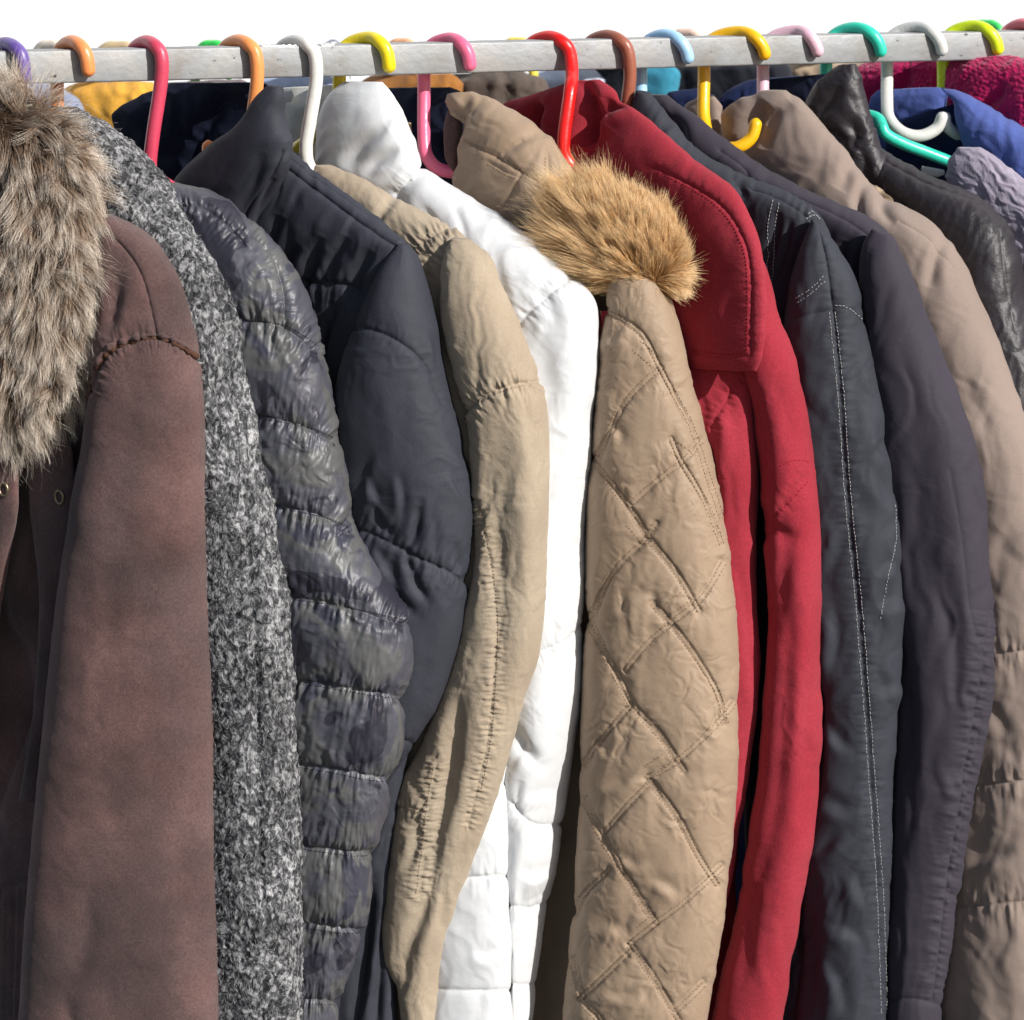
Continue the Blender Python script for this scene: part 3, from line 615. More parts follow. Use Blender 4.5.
# ---- camouflage puffer
H = rail_pt(147)
c = thing('puffer_jacket', H, 'dark camouflage puffer jacket with horizontal quilting between tweed coat and black padded jacket', 'jacket', GR)
cs = [[(225, 322), (262, 322), (290, 328), (324, 350)], [(240, 416), (275, 421), (310, 428), (341, 441)], [(260, 506), (295, 511), (330, 519), (356, 531)], [(280, 598), (320, 603), (360, 610), (416, 623)],
      [(285, 682), (330, 688), (370, 695), (411, 700)], [(290, 766), (330, 772), (370, 780), (405, 782)], [(290, 847), (330, 853), (355, 856), (380, 854)], [(290, 926), (320, 930), (345, 933), (366, 932)], [(290, 1002), (320, 1004), (345, 1005)], [(290, 1080), (340, 1085)]]
def dz(px, py):
    r = 0
    for k, q in enumerate(cs): r = r + seam(px, py, q, 1.8, 2.0, 6.5, 22, 2.5, 17, 6.0, 40 + k)
    r = r + seam(px, py, [(240, 222), (262, 240), (278, 262), (286, 290), (288, 326)], 1.8, 2, 2.2, 9, 1.0, 8, 5, 55)
    r = r + seam(px, py, [(174, 207), (200, 206), (225, 222), (243, 240)], 1.4, 2, 1.2, 7, 2.0, 10, 4, 56)
    return r + soft(px, py, 60, 60, 22, 1.2, 57, 0.4) + soft(px, py, 105, 70, 26, 1.5, 58, 0.3) + crump(px, py, 19, 0.6, 59, 30)
cloth('body', c, M['camo'], [(100, 186, 165, 186, 5), (60, 260, 250, 260, 16), (60, 500, 300, 500, 18), (60, 1120, 320, 1120, 18)], H, 0.75, off=-8, step=3)
p = cloth('sleeve', c, M['camo'], [(165, 184, 176, 183, 6), (160, 196, 210, 192, 16), (160, 212, 240, 212, 22), (165, 235, 265, 234, 26), (180, 262, 287, 262, 30), (200, 300, 308, 300, 32), (215, 345, 325, 345, 34),
      (225, 400, 333, 400, 34), (235, 450, 345, 450), (245, 500, 352, 505), (255, 540, 364, 543), (262, 580, 388, 583, 36), (266, 625, 415, 628, 38), (270, 660, 414, 665), (272, 700, 409, 702), (275, 750, 405, 750),
      (275, 800, 394, 800, 34), (276, 850, 380, 852), (276, 900, 372, 905), (276, 940, 364, 940, 30), (276, 1000, 346, 1000), (276, 1060, 335, 1060, 26), (276, 1120, 325, 1120, 20)], H, 0.75, 315, 0.38, 0, dz, 1.15)
stitch('quilting_thread', c, p, [q for q in cs[:9]], M['thread_dark'], 1.8, 1.1, 0.3)

# ---- black padded jacket with standing collar
H = rail_pt(232)
c = thing('padded_jacket', H, 'black padded jacket with a tall standing collar and navy lining', 'jacket', GR)
cloth('lining', c, M['navy_lining'], [(172, 83, 262, 83, 5), (142, 96, 272, 92, 10), (114, 116, 274, 112, 14), (118, 135, 268, 135, 14), (135, 160, 262, 160, 14), (150, 185, 240, 185, 12), (165, 205, 220, 205, 8)], H, 0.75, off=-26,
      disp=lambda px, py: soft(px, py, 60, 50, 26, 4, 60, 0.4) + fold(px, py, [(222, 92), (205, 130), (190, 175)], 9, 6), step=1.5)
M['grey_lining'] = fabric('speckled_grey_lining', (0.075, 0.075, 0.085), 0.95, 0.1, 0.1, 700, 0.8, 0.1, 30, 0.5, 420)
def dz(px, py):
    r = seam(px, py, [(287, 168), (320, 192), (355, 218), (402, 250)], 2.0, 2.0, 1.0, 9) + seam(px, py, [(290, 158), (325, 184), (360, 208), (408, 240)], 1.2, 1.6)
    r += seam(px, py, [(300, 284), (330, 283), (355, 290)], 2, 2.5, 3, 16, 2, 14, 7, 62)
    for k, q in enumerate([[(300, 245), (285, 262), (275, 290)], [(322, 235), (310, 262), (296, 300)], [(345, 235), (330, 262), (322, 280)], [(372, 250), (355, 275), (345, 300)], [(280, 215), (272, 232), (262, 250)], [(310, 300), (300, 330), (302, 360)], [(336, 300), (322, 335), (318, 370)]]):
        r += fold(px, py, q, 6, 5)
    r += fold(px, py, [(372, 880), (364, 950), (350, 1040)], 7, 8) + fold(px, py, [(392, 900), (380, 980), (372, 1060)], 6, 6)
    return r + soft(px, py, 110, 60, 18, 1.6, 63, 0.7)
cloth('body', c, M['black_nylon'], [(240, 152, 291, 152, 10), (220, 175, 322, 178, 16), (205, 205, 363, 207, 20), (200, 230, 390, 229, 22), (200, 250, 408, 246, 22), (215, 290, 408, 290), (235, 400, 420, 400), (250, 600, 430, 600), (255, 800, 400, 800), (255, 900, 392, 900), (258, 1120, 398, 1120)],
      H, 0.75, off=-4, disp=dz, step=1.4)
dz = lambda px, py: (fold(px, py, [(262, 150), (255, 180), (236, 225)], 7, 3) + seam(px, py, [(283, 152), (270, 180), (250, 206), (238, 232)], 2.2, 1.8) + fold(px, py, [(276, 178), (266, 200), (255, 225)], 4, 5) + soft(px, py, 125, 60, 26, 1.5, 65, 0.3))
cloth('collar', c, M['black_nylon'], [(268, 85, 282, 87, 5), (256, 98, 284, 98, 9), (247, 112, 283, 112, 12), (232, 130, 286, 128, 14), (208, 146, 291, 142, 15), (186, 168, 291, 160, 16), (176, 184, 280, 184, 16), (186, 205, 268, 205, 15), (200, 235, 250, 235, 10)], H, 0.75, off=20, disp=dz, step=1.3)
def dz(px, py):
    r = seam(px, py, [(345, 326), (372, 330), (402, 344), (428, 366), (446, 402)], 1.8, 2.0, 2.6, 22, 0.5, 8, 7, 66)
    r += seam(px, py, [(346, 526), (380, 540), (420, 560), (445, 570), (472, 584)], 1.8, 2.0, 3.2, 20, 1.8, 16, 8, 67)
    r += fold(px, py, [(372, 500), (378, 525), (392, 535)], 6, 4) + fold(px, py, [(420, 505), (415, 535), (408, 548)], 5, 4) + fold(px, py, [(404, 560), (412, 580), (428, 602)], 5, 5) + fold(px, py, [(386, 575), (398, 600), (415, 615)], 6, 5)
    for q in [[(366, 470), (372, 495), (384, 515)], [(396, 470), (400, 500), (398, 528)], [(436, 520), (430, 545), (424, 562)], [(372, 545), (384, 570), (402, 596)], [(400, 545), (406, 566), (420, 590)], [(448, 470), (458, 492), (468, 505)], [(430, 330), (436, 350), (440, 372)]]: r += crisp(px, py, q, 6, 3.5)
    r += fold(px, py, [(455, 540), (462, 565), (468, 580)], 5, 3) + fold(px, py, [(450, 430), (462, 450), (466, 470)], 5, 2.5) + crisp(px, py, [(362, 505), (366, 480), (376, 450)], 8, 3)
    r += seam(px, py, [(400, 742), (412, 744), (425, 752)], 1.6, 2, 2, 14, 1, 10, 6, 70)
    return r + crump(px, py, 34, 0.4, 68, 60) + soft(px, py, 75, 140, 50, 1.6, 69, 0)
p = cloth('sleeve', c, M['black_nylon'], [(398, 243, 409, 245, 6), (386, 258, 417, 258, 14), (372, 285, 426, 284, 22), (352, 328, 438, 328, 30), (340, 370, 447, 370, 34), (336, 420, 458, 420, 36), (338, 470, 467, 470), (342, 520, 471, 520), (345, 570, 470, 570), (345, 620, 464, 620, 34),
      (340, 680, 449, 680), (330, 740, 420, 740, 30), (320, 775, 396, 775, 26), (312, 810, 378, 810), (305, 850, 366, 850), (300, 900, 352, 900), (295, 1120, 330, 1120, 20)], H, 0.75, 405, 0.32, 0, dz, 1.25)

# ---- beige cotton jacket
H = rail_pt(298)
c = thing('cotton_jacket', H, 'thin beige cotton jacket with puckered shoulder seams in front of the white puffer', 'jacket', GR)
def dz(px, py):
    r = seam(px, py, [(402, 262), (412, 250), (428, 238), (446, 228), (456, 226)], 1.6, 2, 1.0, 8, 2.2, 10, 4, 80) + seam(px, py, [(424, 268), (436, 252), (452, 243)], 1.2, 2, 0, 1, 1.5, 8, 4, 81)
    r += fold(px, py, [(392, 196), (382, 212), (376, 224)], 5, 4) + fold(px, py, [(448, 262), (452, 290), (462, 318)], 9, 7) + fold(px, py, [(436, 280), (436, 320), (450, 380)], 8, 5)
    r += crisp(px, py, [(470, 250), (465, 275), (450, 300)], 9, 4) + fold(px, py, [(468, 330), (460, 370), (462, 420)], 8, 5)
    return r + soft(px, py, 100, 60, 20, 2.0, 82, 0.5) + soft(px, py, 60, 30, 12, 0.7, 83, 0.5)
cloth('body', c, M['beige'], [(316, 165, 330, 166, 6), (308, 178, 362, 180, 12), (310, 198, 396, 200, 16), (320, 222, 440, 222, 18), (340, 245, 472, 243, 18), (350, 265, 494, 266, 20), (360, 300, 500, 300), (370, 400, 505, 400), (380, 600, 500, 600), (370, 800, 470, 800), (370, 1000, 430, 1000), (370, 1120, 430, 1120)],
      H, 0.75, off=-2, disp=dz, step=1.4)
def dz(px, py):
    r = seam(px, py, [(458, 418), (476, 402), (498, 390), (522, 383), (548, 381)], 2.0, 1.8, 1.4, 9, 2.6, 9, 4.5, 85)
    r += seam(px, py, [(474, 500), (482, 530), (490, 570), (495, 620), (493, 680), (488, 740), (478, 790), (470, 830)], 1.0, 1.8, 0.8, 8, 2.0, 6, 3.2, 86)
    r += seam(px, py, [(436, 762), (430, 800), (424, 850), (418, 900)], 1.0, 1.6, 0.8, 8, 2.2, 7, 3.0, 87) + seam(px, py, [(396, 806), (412, 808), (424, 814)], 1.2, 1.8, 0, 1, 1.6, 6, 3.5, 88)
    r += fold(px, py, [(458, 690), (452, 760), (440, 820), (425, 880)], 9, 8) + fold(px, py, [(440, 850), (428, 900), (408, 950), (402, 985)], 10, 7) + fold(px, py, [(500, 420), (504, 520), (510, 620), (505, 700)], 14, 3.5)
    r += fold(px, py, [(528, 420), (530, 500), (524, 600)], 12, -2.5) + fold(px, py, [(486, 460), (492, 520), (500, 600), (500, 680)], 9, 3.0) + fold(px, py, [(412, 815), (416, 840), (408, 870)], 6, 4)
    r += fold(px, py, [(476, 770), (462, 850), (440, 930), (425, 1000)], 9, 3) + fold(px, py, [(480, 500), (470, 560), (468, 600)], 7, 2.5)
    return r + soft(px, py, 92, 150, 18, 1.5, 89, 0.3) + crump(px, py, 20, 0.35, 90, 80)
p = cloth('sleeve', c, M['beige'], [(452, 238, 468, 240, 6), (446, 252, 482, 252, 14), (442, 272, 495, 272, 20), (442, 300, 507, 300, 25), (448, 340, 524, 340, 28), (458, 380, 540, 380, 30), (466, 410, 546, 410, 30), (470, 440, 548, 440), (473, 500, 548, 500), (472, 560, 546, 560), (464, 610, 543, 615), (451, 660, 538, 660),
      (437, 705, 524, 705), (418, 750, 509, 755), (400, 785, 499, 790), (394, 830, 485, 835), (388, 880, 468, 885), (384, 915, 458, 920), (386, 950, 449, 955, 26), (398, 985, 444, 990, 24), (404, 1030, 440, 1030, 22), (408, 1120, 432, 1120, 18)], H, 0.75, 490, 0.32, 0, dz, 1.15, power=2.5)
stitch('stitching', c, p, [[(477, 500), (485, 530), (493, 570), (498, 620), (496, 680), (491, 740), (481, 790)], [(396, 807), (412, 809), (424, 815)], [(434, 766), (428, 800), (422, 850), (416, 895)], [(460, 420), (478, 404), (500, 392), (524, 385)]], M['thread_beige'], 2.0, 1.4, 0.35)

# ---- white puffer
H = rail_pt(369)
c = thing('puffer_jacket', H, 'glossy white puffer jacket with a tall collar, brightest on the rail', 'jacket', GR)
cloth('lining', c, M['cream_lining'], [(280, 88, 346, 84, 4), (282, 105, 350, 100, 10), (286, 130, 350, 130, 12), (292, 155, 345, 155, 12), (300, 175, 340, 175, 12), (306, 200, 340, 200, 10)], H, 0.75, off=-20, disp=lambda px, py: soft(px, py, 110, 60, 26, 4, 100, 0.5), step=1.5)
cloth('size_label', c, M['label_white'], [(281, 92, 292, 90, 1), (283, 98, 294, 96, 1.2), (284, 103, 291, 102, 1)], H, 0.75, off=-5, step=1.5)
def dz(px, py):
    r = seam(px, py, [(395, 196), (405, 188), (418, 172), (430, 164)], 2.2, 2.2, 2.0, 10, 1.2, 10, 6, 101) + fold(px, py, [(345, 170), (362, 145), (388, 128)], 8, 3.5) + fold(px, py, [(365, 178), (378, 160), (400, 148)], 6, 3)
    return r + soft(px, py, 135, 60, 26, 1.8, 102, 0.5)
cloth('collar', c, M['white'], [(344, 82, 382, 82, 6), (332, 92, 392, 94, 13), (322, 112, 402, 114, 18), (318, 135, 412, 138, 20), (318, 158, 420, 160, 20), (330, 180, 424, 176, 20), (360, 205, 420, 200, 14)], H, 0.75, off=10, disp=dz, step=1.3)
cloth('body', c, M['white'], [(340, 170, 400, 170, 10), (330, 240, 470, 240, 20), (340, 400, 520, 400, 20), (350, 1120, 500, 1120, 20)], H, 0.75, off=-14, step=3)
def dz(px, py):
    r = seam(px, py, [(508, 336), (525, 316), (545, 296), (574, 274)], 2.0, 2.2, 2.6, 18, 1.2, 12, 7, 104) + seam(px, py, [(535, 655), (555, 648), (572, 638), (590, 618)], 1.4, 2, 2.4, 20, 0.8, 12, 8, 105)
    r += seam(px, py, [(506, 800), (520, 815), (540, 826), (568, 824)], 1.8, 2, 2.2, 16, 1.0, 10, 7, 106) + seam(px, py, [(505, 905), (530, 909), (556, 900)], 1.4, 2.4, 1.8, 16, 1, 10, 7, 107) + seam(px, py, [(505, 985), (530, 985), (545, 980)], 1.2, 2, 2, 16)
    r += fold(px, py, [(422, 205), (432, 222), (434, 240)], 5, 2) + fold(px, py, [(454, 205), (462, 225), (466, 245)], 5, 2) + fold(px, py, [(528, 330), (545, 360), (548, 400)], 12, 2) + fold(px, py, [(512, 728), (522, 748), (540, 765)], 8, 7) + fold(px, py, [(505, 770), (520, 752), (530, 740)], 6, 3)
    r += fold(px, py, [(520, 780), (516, 800), (514, 820)], 6, 3) + crisp(px, py, [(515, 870), (535, 878), (556, 862)], 9, 3) + crisp(px, py, [(520, 800), (540, 798), (560, 790)], 8, 2)
    return r + soft(px, py, 100, 120, 34, 2.4, 108, 0.4) + crump(px, py, 30, 0.35, 109, 40)
cloth('sleeve', c, M['white'], [(405, 168, 426, 170, 8), (398, 184, 446, 184, 16), (400, 204, 478, 204, 22), (412, 228, 514, 228, 26), (430, 250, 546, 250, 30), (445, 275, 574, 275, 33), (458, 295, 589, 293, 34), (465, 312, 596, 312, 35), (470, 350, 597, 350, 36), (480, 420, 592, 420, 36), (488, 500, 587, 500), (494, 600, 584, 600), (499, 700, 580, 700),
      (502, 745, 575, 745), (504, 790, 569, 790), (506, 830, 563, 830, 32), (508, 880, 555, 880, 28), (510, 940, 543, 940, 26), (511, 1020, 533, 1020, 22), (512, 1120, 526, 1120, 16)], H, 0.75, 520, 0.7, 0, dz, 1.3)
def dz(px, py):
    return (seam(px, py, [(440, 880), (480, 878), (512, 876)], 1.8, 2.0, 2.4, 22, 1.0, 12, 8, 110) + seam(px, py, [(480, 785), (500, 782), (512, 786)], 1.6, 2, 2, 18, 0.8, 10, 7, 111) + seam(px, py, [(430, 990), (480, 992), (515, 990)], 1.6, 2, 2.2, 20)
            + crisp(px, py, [(470, 950), (485, 958), (505, 950)], 9, 3) + soft(px, py, 70, 50, 24, 1.2, 112, 0.6))
cloth('front_panel', c, M['white'], [(470, 735, 500, 735, 8), (450, 770, 508, 770, 14), (440, 820, 509, 820, 18), (430, 900, 510, 900, 20), (425, 1000, 513, 1000), (420, 1120, 515, 1120)], H, 0.75, 480, 0.1, 52, dz, 1.3)

# ---- tan quilted hooded jacket with fur trim
H = rail_pt(450)
c = thing('quilted_jacket', H, 'tan diamond quilted jacket with golden fur trim on its hood', 'jacket', GR)
cloth('lining', c, M['navy_lining'], [(388, 88, 450, 88, 5), (388, 104, 470, 100, 12), (394, 130, 475, 130, 14), (410, 160, 480, 160, 14), (425, 185, 490, 185, 10)], H, 0.75, off=-30, disp=lambda px, py: soft(px, py, 80, 60, 22, 5, 120, 0.5), step=1.5)
cloth('size_label', c, M['label_tan'], [(407, 122, 411, 123, 0.8), (407, 133, 412, 134, 1), (408, 144, 411, 144, 0.8)], H, 0.75, off=-8, step=1.5)
def hz(px, py):
    r = fold(px, py, [(444, 100), (452, 118), (446, 150)], 7, 9) + fold(px, py, [(470, 92), (458, 112), (456, 140)], 6, 6) + fold(px, py, [(488, 98), (470, 112), (466, 128)], 6, 4) + fold(px, py, [(540, 130), (516, 144), (500, 156)], 5, 3)
    r += seam(px, py, [(466, 142), (480, 148), (500, 160), (520, 172)], 1.4, 1.5, 1.0, 8, 0.9, 5, 3, 121) + seam(px, py, [(489, 162), (505, 172), (515, 176)], 1.2, 1.5) + seam(px, py, [(520, 174), (512, 190), (500, 210)], 1.2, 1.5, 1, 8) + seam(px, py, [(507, 160), (522, 172), (545, 186)], 1.2, 1.5)
    r += seam(px, py, [(549, 150), (549, 175), (545, 200), (538, 228)], 1.8, 1.8, 1.2, 8) + seam(px, py, [(558, 158), (558, 180), (553, 205)], 1.2, 1.6) + seam(px, py, [(496, 155), (510, 145), (522, 138)], 1.4, 1.6, 1, 8)
    return r + soft(px, py, 120, 50, 26, 2.0, 122, 0.5) + soft(px, py, 20, 30, 16, 0.8, 123, 0.5)
p = cloth('hood', c, M['tan'], [(448, 94, 472, 91, 6), (444, 102, 494, 99, 13), (447, 113, 512, 111, 18), (452, 126, 535, 126, 22), (458, 142, 552, 142, 25), (460, 160, 563, 160, 27), (455, 178, 575, 178, 28), (462, 200, 600, 200, 28), (490, 230, 625, 230, 26), (520, 260, 640, 260, 24), (550, 290, 640, 290, 18), (570, 310, 620, 310, 10)],
      H, 0.75, off=0, disp=hz, step=1.2)
stitch('stitching', c, p, [[(464, 140), (480, 146), (500, 158), (522, 170)], [(488, 164), (505, 174), (517, 179)], [(522, 176), (514, 192), (502, 210)], [(508, 162), (524, 173), (546, 187)], [(545, 158), (545, 180), (541, 204)]], M['thread_tan'], 1.8, 1.3, 0.32)
cloth('lining', c, M['suede'], [(448, 110, 455, 109, 3), (444, 130, 462, 128, 6), (445, 155, 460, 152, 6), (452, 172, 458, 170, 3)], H, 0.75, off=4, step=1.5)
cloth('body', c, M['tan'], [(420, 190, 560, 190, 12), (440, 300, 598, 300, 20), (450, 500, 605, 500, 20), (450, 800, 600, 800), (450, 1120, 600, 1120)], H, 0.75, off=-12, disp=lambda px, py: soft(px, py, 86, 160, 26, 4, 124, 0.5), step=2)
QL = [[(600, 308), (629, 325), (644, 338), (659, 365), (676, 397), (691, 426), (706, 470), (722, 520)], [(672, 440), (682, 462), (706, 503), (722, 546)],
      [(592, 458), (600, 470), (629, 509), (650, 541), (676, 573), (700, 612)], [(652, 604), (665, 618), (691, 650), (717, 691), (726, 725)],
      [(586, 615), (588, 623), (612, 668), (632, 706), (659, 735), (684, 772)], [(647, 779), (676, 816), (699, 857), (719, 886)],
      [(583, 800), (603, 839), (620, 868), (655, 924)], [(629, 945), (652, 977), (676, 1016), (690, 1040)], [(572, 960), (582, 1000), (597, 1018), (612, 1045)],
      [(597, 456), (612, 426), (624, 403), (647, 379), (662, 368)], [(632, 503), (659, 479), (682, 462), (703, 440)], [(588, 623), (603, 588), (618, 565), (644, 541), (655, 524)],
      [(624, 671), (647, 644), (674, 621), (703, 597), (724, 562)], [(583, 765), (597, 744), (629, 706)], [(645, 779), (676, 762), (712, 729), (735, 702)],
      [(603, 833), (626, 807), (650, 783)], [(574, 912), (583, 895), (594, 883), (608, 871)], [(629, 945), (655, 924), (682, 904), (704, 884), (724, 866)], [(578, 1000), (603, 977), (629, 953)], [(676, 1012), (705, 983)]]
PATCH = [[(636, 345), (656, 362)], [(647, 540), (630, 520)], [(664, 612), (686, 596)], [(674, 447), (694, 462)], [(648, 772), (668, 758)], [(640, 932), (658, 918)]]
def dz(px, py):
    r = 0; dm = np.full(px.shape, 1e9)
    for k, q in enumerate(QL):
        d, s, arc, side = pdist(px, py, curve(q, 5)); dm = np.minimum(dm, d)
        r = r - 0.9 * np.exp(-((d - 2.6) / 1.1) ** 2) + 0.5 * np.exp(-(d / 1.2) ** 2) + 0.8 * np.exp(-d / 9) * (1 - np.exp(-d / 3)) * fbm(arc / 7 + side, d / 30, 130 + k, 2)
    r = r - 2.6 * np.exp(-dm / 12) - 1.2 * np.exp(-dm / 4)
    for q in [[(612, 605), (622, 612), (630, 600), (644, 596), (656, 604)], [(606, 690), (618, 684), (628, 694)], [(596, 790), (618, 786), (640, 772)], [(590, 935), (608, 928), (628, 940)], [(600, 992), (620, 1000), (640, 998), (650, 1010)], [(586, 740), (600, 750), (602, 760)], [(610, 854), (632, 866), (648, 858)], [(644, 880), (668, 890), (680, 906)], [(700, 700), (712, 720), (722, 750)], [(602, 328), (612, 342), (628, 320)], [(606, 425), (616, 436), (612, 450)]]:
        r = r + crisp(px, py, q, 8, 3.4)
    return r + soft(px, py, 96, 120, 26, 1.2, 131, 0.3) + crump(px, py, 17, 0.45, 132, 20)
p = cloth('sleeve', c, M['tan'], [(628, 256, 640, 256, 8), (616, 262, 652, 262, 16), (609, 275, 661, 277, 24), (605, 300, 671, 300, 29), (602, 330, 681, 332, 32), (598, 370, 690, 370, 34), (594, 410, 701, 412, 36), (590, 450, 712, 450, 38), (587, 500, 723, 500, 40), (585, 560, 732, 560, 42), (584, 640, 738, 640, 44), (582, 700, 740, 700), (579, 770, 738, 770),
      (576, 850, 733, 850), (573, 900, 727, 900), (568, 950, 720, 950), (563, 1010, 710, 1010), (560, 1060, 700, 1060, 38), (560, 1120, 690, 1120, 30)], H, 0.75, 655, 0.18, 6, dz, 1.0, power=2.5)
dbl = []
for q in QL:
    g_ = curve(q, 4); T_ = np.gradient(g_, axis=0); T_ /= np.hypot(T_[:, 0], T_[:, 1])[:, None] + 1e-9; nm_ = np.stack([-T_[:, 1], T_[:, 0]], 1)
    dbl += [g_ + nm_ * 2.4, g_ - nm_ * 2.4]
for (a_, b_) in PATCH:
    a_, b_ = np.array(a_, float), np.array(b_, float); t_ = (b_ - a_) / np.hypot(*(b_ - a_)); n_ = np.array([-t_[1], t_[0]])
    dbl += [np.array([a_ + n_ * 6, b_ + n_ * 6]), np.array([a_ - n_ * 6, b_ - n_ * 6])]
rj = np.random.default_rng(77)
def stitch_raw(name, parent, p, lines, mat, dash, gap, r):
    Vs, Fs, n = [], [], 0
    for g_ in lines:
        L_ = np.concatenate([[0], np.cumsum(np.hypot(*np.diff(g_, axis=0).T))]); m_ = max(2, int(L_[-1] / (dash + gap))); t0 = np.linspace(0, L_[-1], m_ + 1)[:-1]
        for t_ in t0:
            t_ = t_ + rj.uniform(-0.3, 0.3); dd = dash * rj.uniform(0.75, 1.15); tt = [t_, t_ + dd * .5, t_ + dd]; jx, jy = rj.normal(0, 0.22, 2)
            P, N = surf(p, np.interp(tt, L_, g_[:, 0]) + jx, np.interp(tt, L_, g_[:, 1]) + jy); P = P + N * np.array([[0.0001], [0.0004], [0.0001]])
            V, F = tube_vf(P, np.array([0.5, 1, 0.5]) * r * 0.001, 5); Vs.append(V); Fs.append(F + n); n += len(V)
    return mesh_obj(name, np.vstack(Vs), np.vstack(Fs), mat, parent)
stitch_raw('quilting_thread', c, p, dbl, M['thread_tan'], 2.2, 1.4, 0.30)
fb = cloth('fur_trim', c, fabric('tan_fur_backing', (0.14, 0.08, 0.04), 1.0, 0.0), [(612, 202, 640, 202, 8), (592, 212, 660, 214, 18), (582, 230, 672, 232, 24), (580, 248, 680, 250, 26), (582, 264, 682, 264, 24), (588, 278, 678, 280, 18), (594, 290, 670, 290, 10)], H, 0.75, 632, 0.4, 14, step=2.5)
rng = np.random.default_rng(9)
def flow_t(x, y):
    u = np.clip((x - 560) / 130.0, 0, 1.1)
    fx = -0.95 + 1.35 * u; fy = -0.45 - 0.65 * np.sin(u * 2.4)
    low = np.clip((y - 252) / 30.0, 0, 1)
    sr = 1 / (1 + np.exp(-(x - 655) / 9.0)); fy = fy + low * (0.7 + 0.6 * sr); fx = fx + low * (-0.35 + 0.5 * sr)
    return fx + 0.30 * fbm(x / 26, y / 26, 3, 2), fy + 0.30 * fbm(x / 26, y / 26, 4, 2), 0.28 + 0.2 * fbm(x / 20, y / 20, 5, 2)
R_, D_, hx_, hy_ = fur_roots(fb, 34000, rng, flow_t)
hair('fur', fb.o, M['fur_gold'], R_, D_, (0.026 + 0.022 * np.clip((625 - hx_) / 40, -0.42, 1)) * rng.uniform(0.6, 1.15, len(hx_)), 8, 0.22, 0.22, 0.00018, 8, 0.40, 260, 0.16)
R_, D_, hx_, hy_ = fur_roots(fb, 2200, rng, flow_t)
hair('guard_hair', fb.o, M['fur_gold'], R_, D_, 0.034 + 0.026 * np.clip((625 - hx_) / 40, -0.45, 1), 9, 0.45, 0.25, 0.00012, 18, 0.1, 300, 0.30)

# ---- red cotton coat
H = rail_pt(545)
c = thing('cotton_coat', H, 'red cotton coat with a wide flat collar behind the golden fur trim', 'coat', GR)
cloth('body', c, M['red'], [(500, 150, 640, 150, 10), (520, 300, 740, 300, 16), (560, 600, 742, 600, 16), (580, 1120, 730, 1120, 16)], H, 0.75, off=-26, disp=lambda px, py: soft(px, py, 88, 200, 30, 3, 140, 0.3), step=2)
def dz(px, py):
    r = fold(px, py, [(584, 76), (588, 104), (576, 150)], 7, 15) + fold(px, py, [(628, 98), (604, 106), (590, 122), (576, 150)], 7, 14) + fold(px, py, [(608, 128), (594, 148), (588, 176)], 11, 9) + fold(px, py, [(600, 96), (596, 110), (590, 120)], 6, -5)
    r += fold(px, py, [(546, 104), (531, 118), (530, 142)], 7, 15) + fold(px, py, [(560, 92), (546, 104), (550, 130)], 6, -5) + fold(px, py, [(602, 112), (590, 130)], 5, -4)
    r += seam(px, py, [(655, 168), (690, 185), (720, 205), (740, 232), (750, 270), (750, 355)], 1.8, 2.0, 0.8, 8, 0.8, 6, 5, 141) + seam(px, py, [(690, 353), (720, 357), (746, 357)], 1.4, 2.0, 0.6, 6)
    return r + soft(px, py, 110, 60, 36, 1.6, 142, 0.4)
p = cloth('collar', c, M['red'], [(578, 79, 600, 80, 5), (548, 90, 618, 93, 11), (504, 106, 634, 108, 14), (505, 125, 656, 127, 16), (530, 145, 680, 148, 18), (560, 165, 706, 168, 18), (590, 190, 734, 190, 18), (620, 220, 752, 222, 17), (640, 260, 763, 260, 15), (650, 300, 766, 300, 13), (660, 335, 765, 338, 11), (664, 354, 762, 358, 10), (668, 366, 756, 371, 6)],
      H, 0.75, 560, 1.15, 0, dz, 1.25)
stitch('stitching', c, p, [[(658, 172), (690, 188), (718, 207), (737, 234), (747, 270), (747, 352)], [(692, 350), (720, 354), (744, 354)]], M['thread_red'], 2.2, 1.6, 0.35)
def dz(px, py):
    r = seam(px, py, [(806, 478), (792, 494), (776, 512), (760, 540)], 1.6, 2.0, 1.4, 12, 0.8, 8, 6, 143) + fold(px, py, [(758, 505), (770, 530), (800, 540)], 9, 5) + fold(px, py, [(790, 540), (782, 580), (775, 640)], 9, 3)
    r += fold(px, py, [(790, 600), (784, 700), (776, 800), (762, 880)], 11, 4.5) + fold(px, py, [(812, 620), (810, 720), (800, 830)], 9, 2.5) + fold(px, py, [(764, 840), (750, 920), (740, 1000)], 10, 4) + fold(px, py, [(770, 372), (786, 410), (792, 450)], 10, 3)
    r += fold(px, py, [(750, 380), (760, 440), (764, 500)], 10, 5) + crisp(px, py, [(805, 480), (785, 505), (765, 535)], 12, 3)
    return r + soft(px, py, 94, 220, 40, 2.6, 144, 0.3) + crump(px, py, 34, 0.5, 145, 70)
p = cloth('sleeve', c, M['red'], [(735, 262, 764, 262, 6), (722, 282, 772, 284, 14), (722, 320, 781, 322, 22), (738, 350, 792, 352, 26), (748, 400, 805, 400, 30), (752, 440, 812, 440, 32), (757, 480, 818, 480, 34), (760, 530, 821, 530), (765, 590, 823, 590), (766, 640, 824, 640), (762, 700, 824, 700), (756, 780, 821, 780), (745, 850, 813, 850), (733, 920, 802, 920),
      (720, 980, 790, 985), (711, 1020, 783, 1020), (700, 1120, 772, 1120, 28)], H, 0.75, 775, 0.22, 2, dz, 1.3)
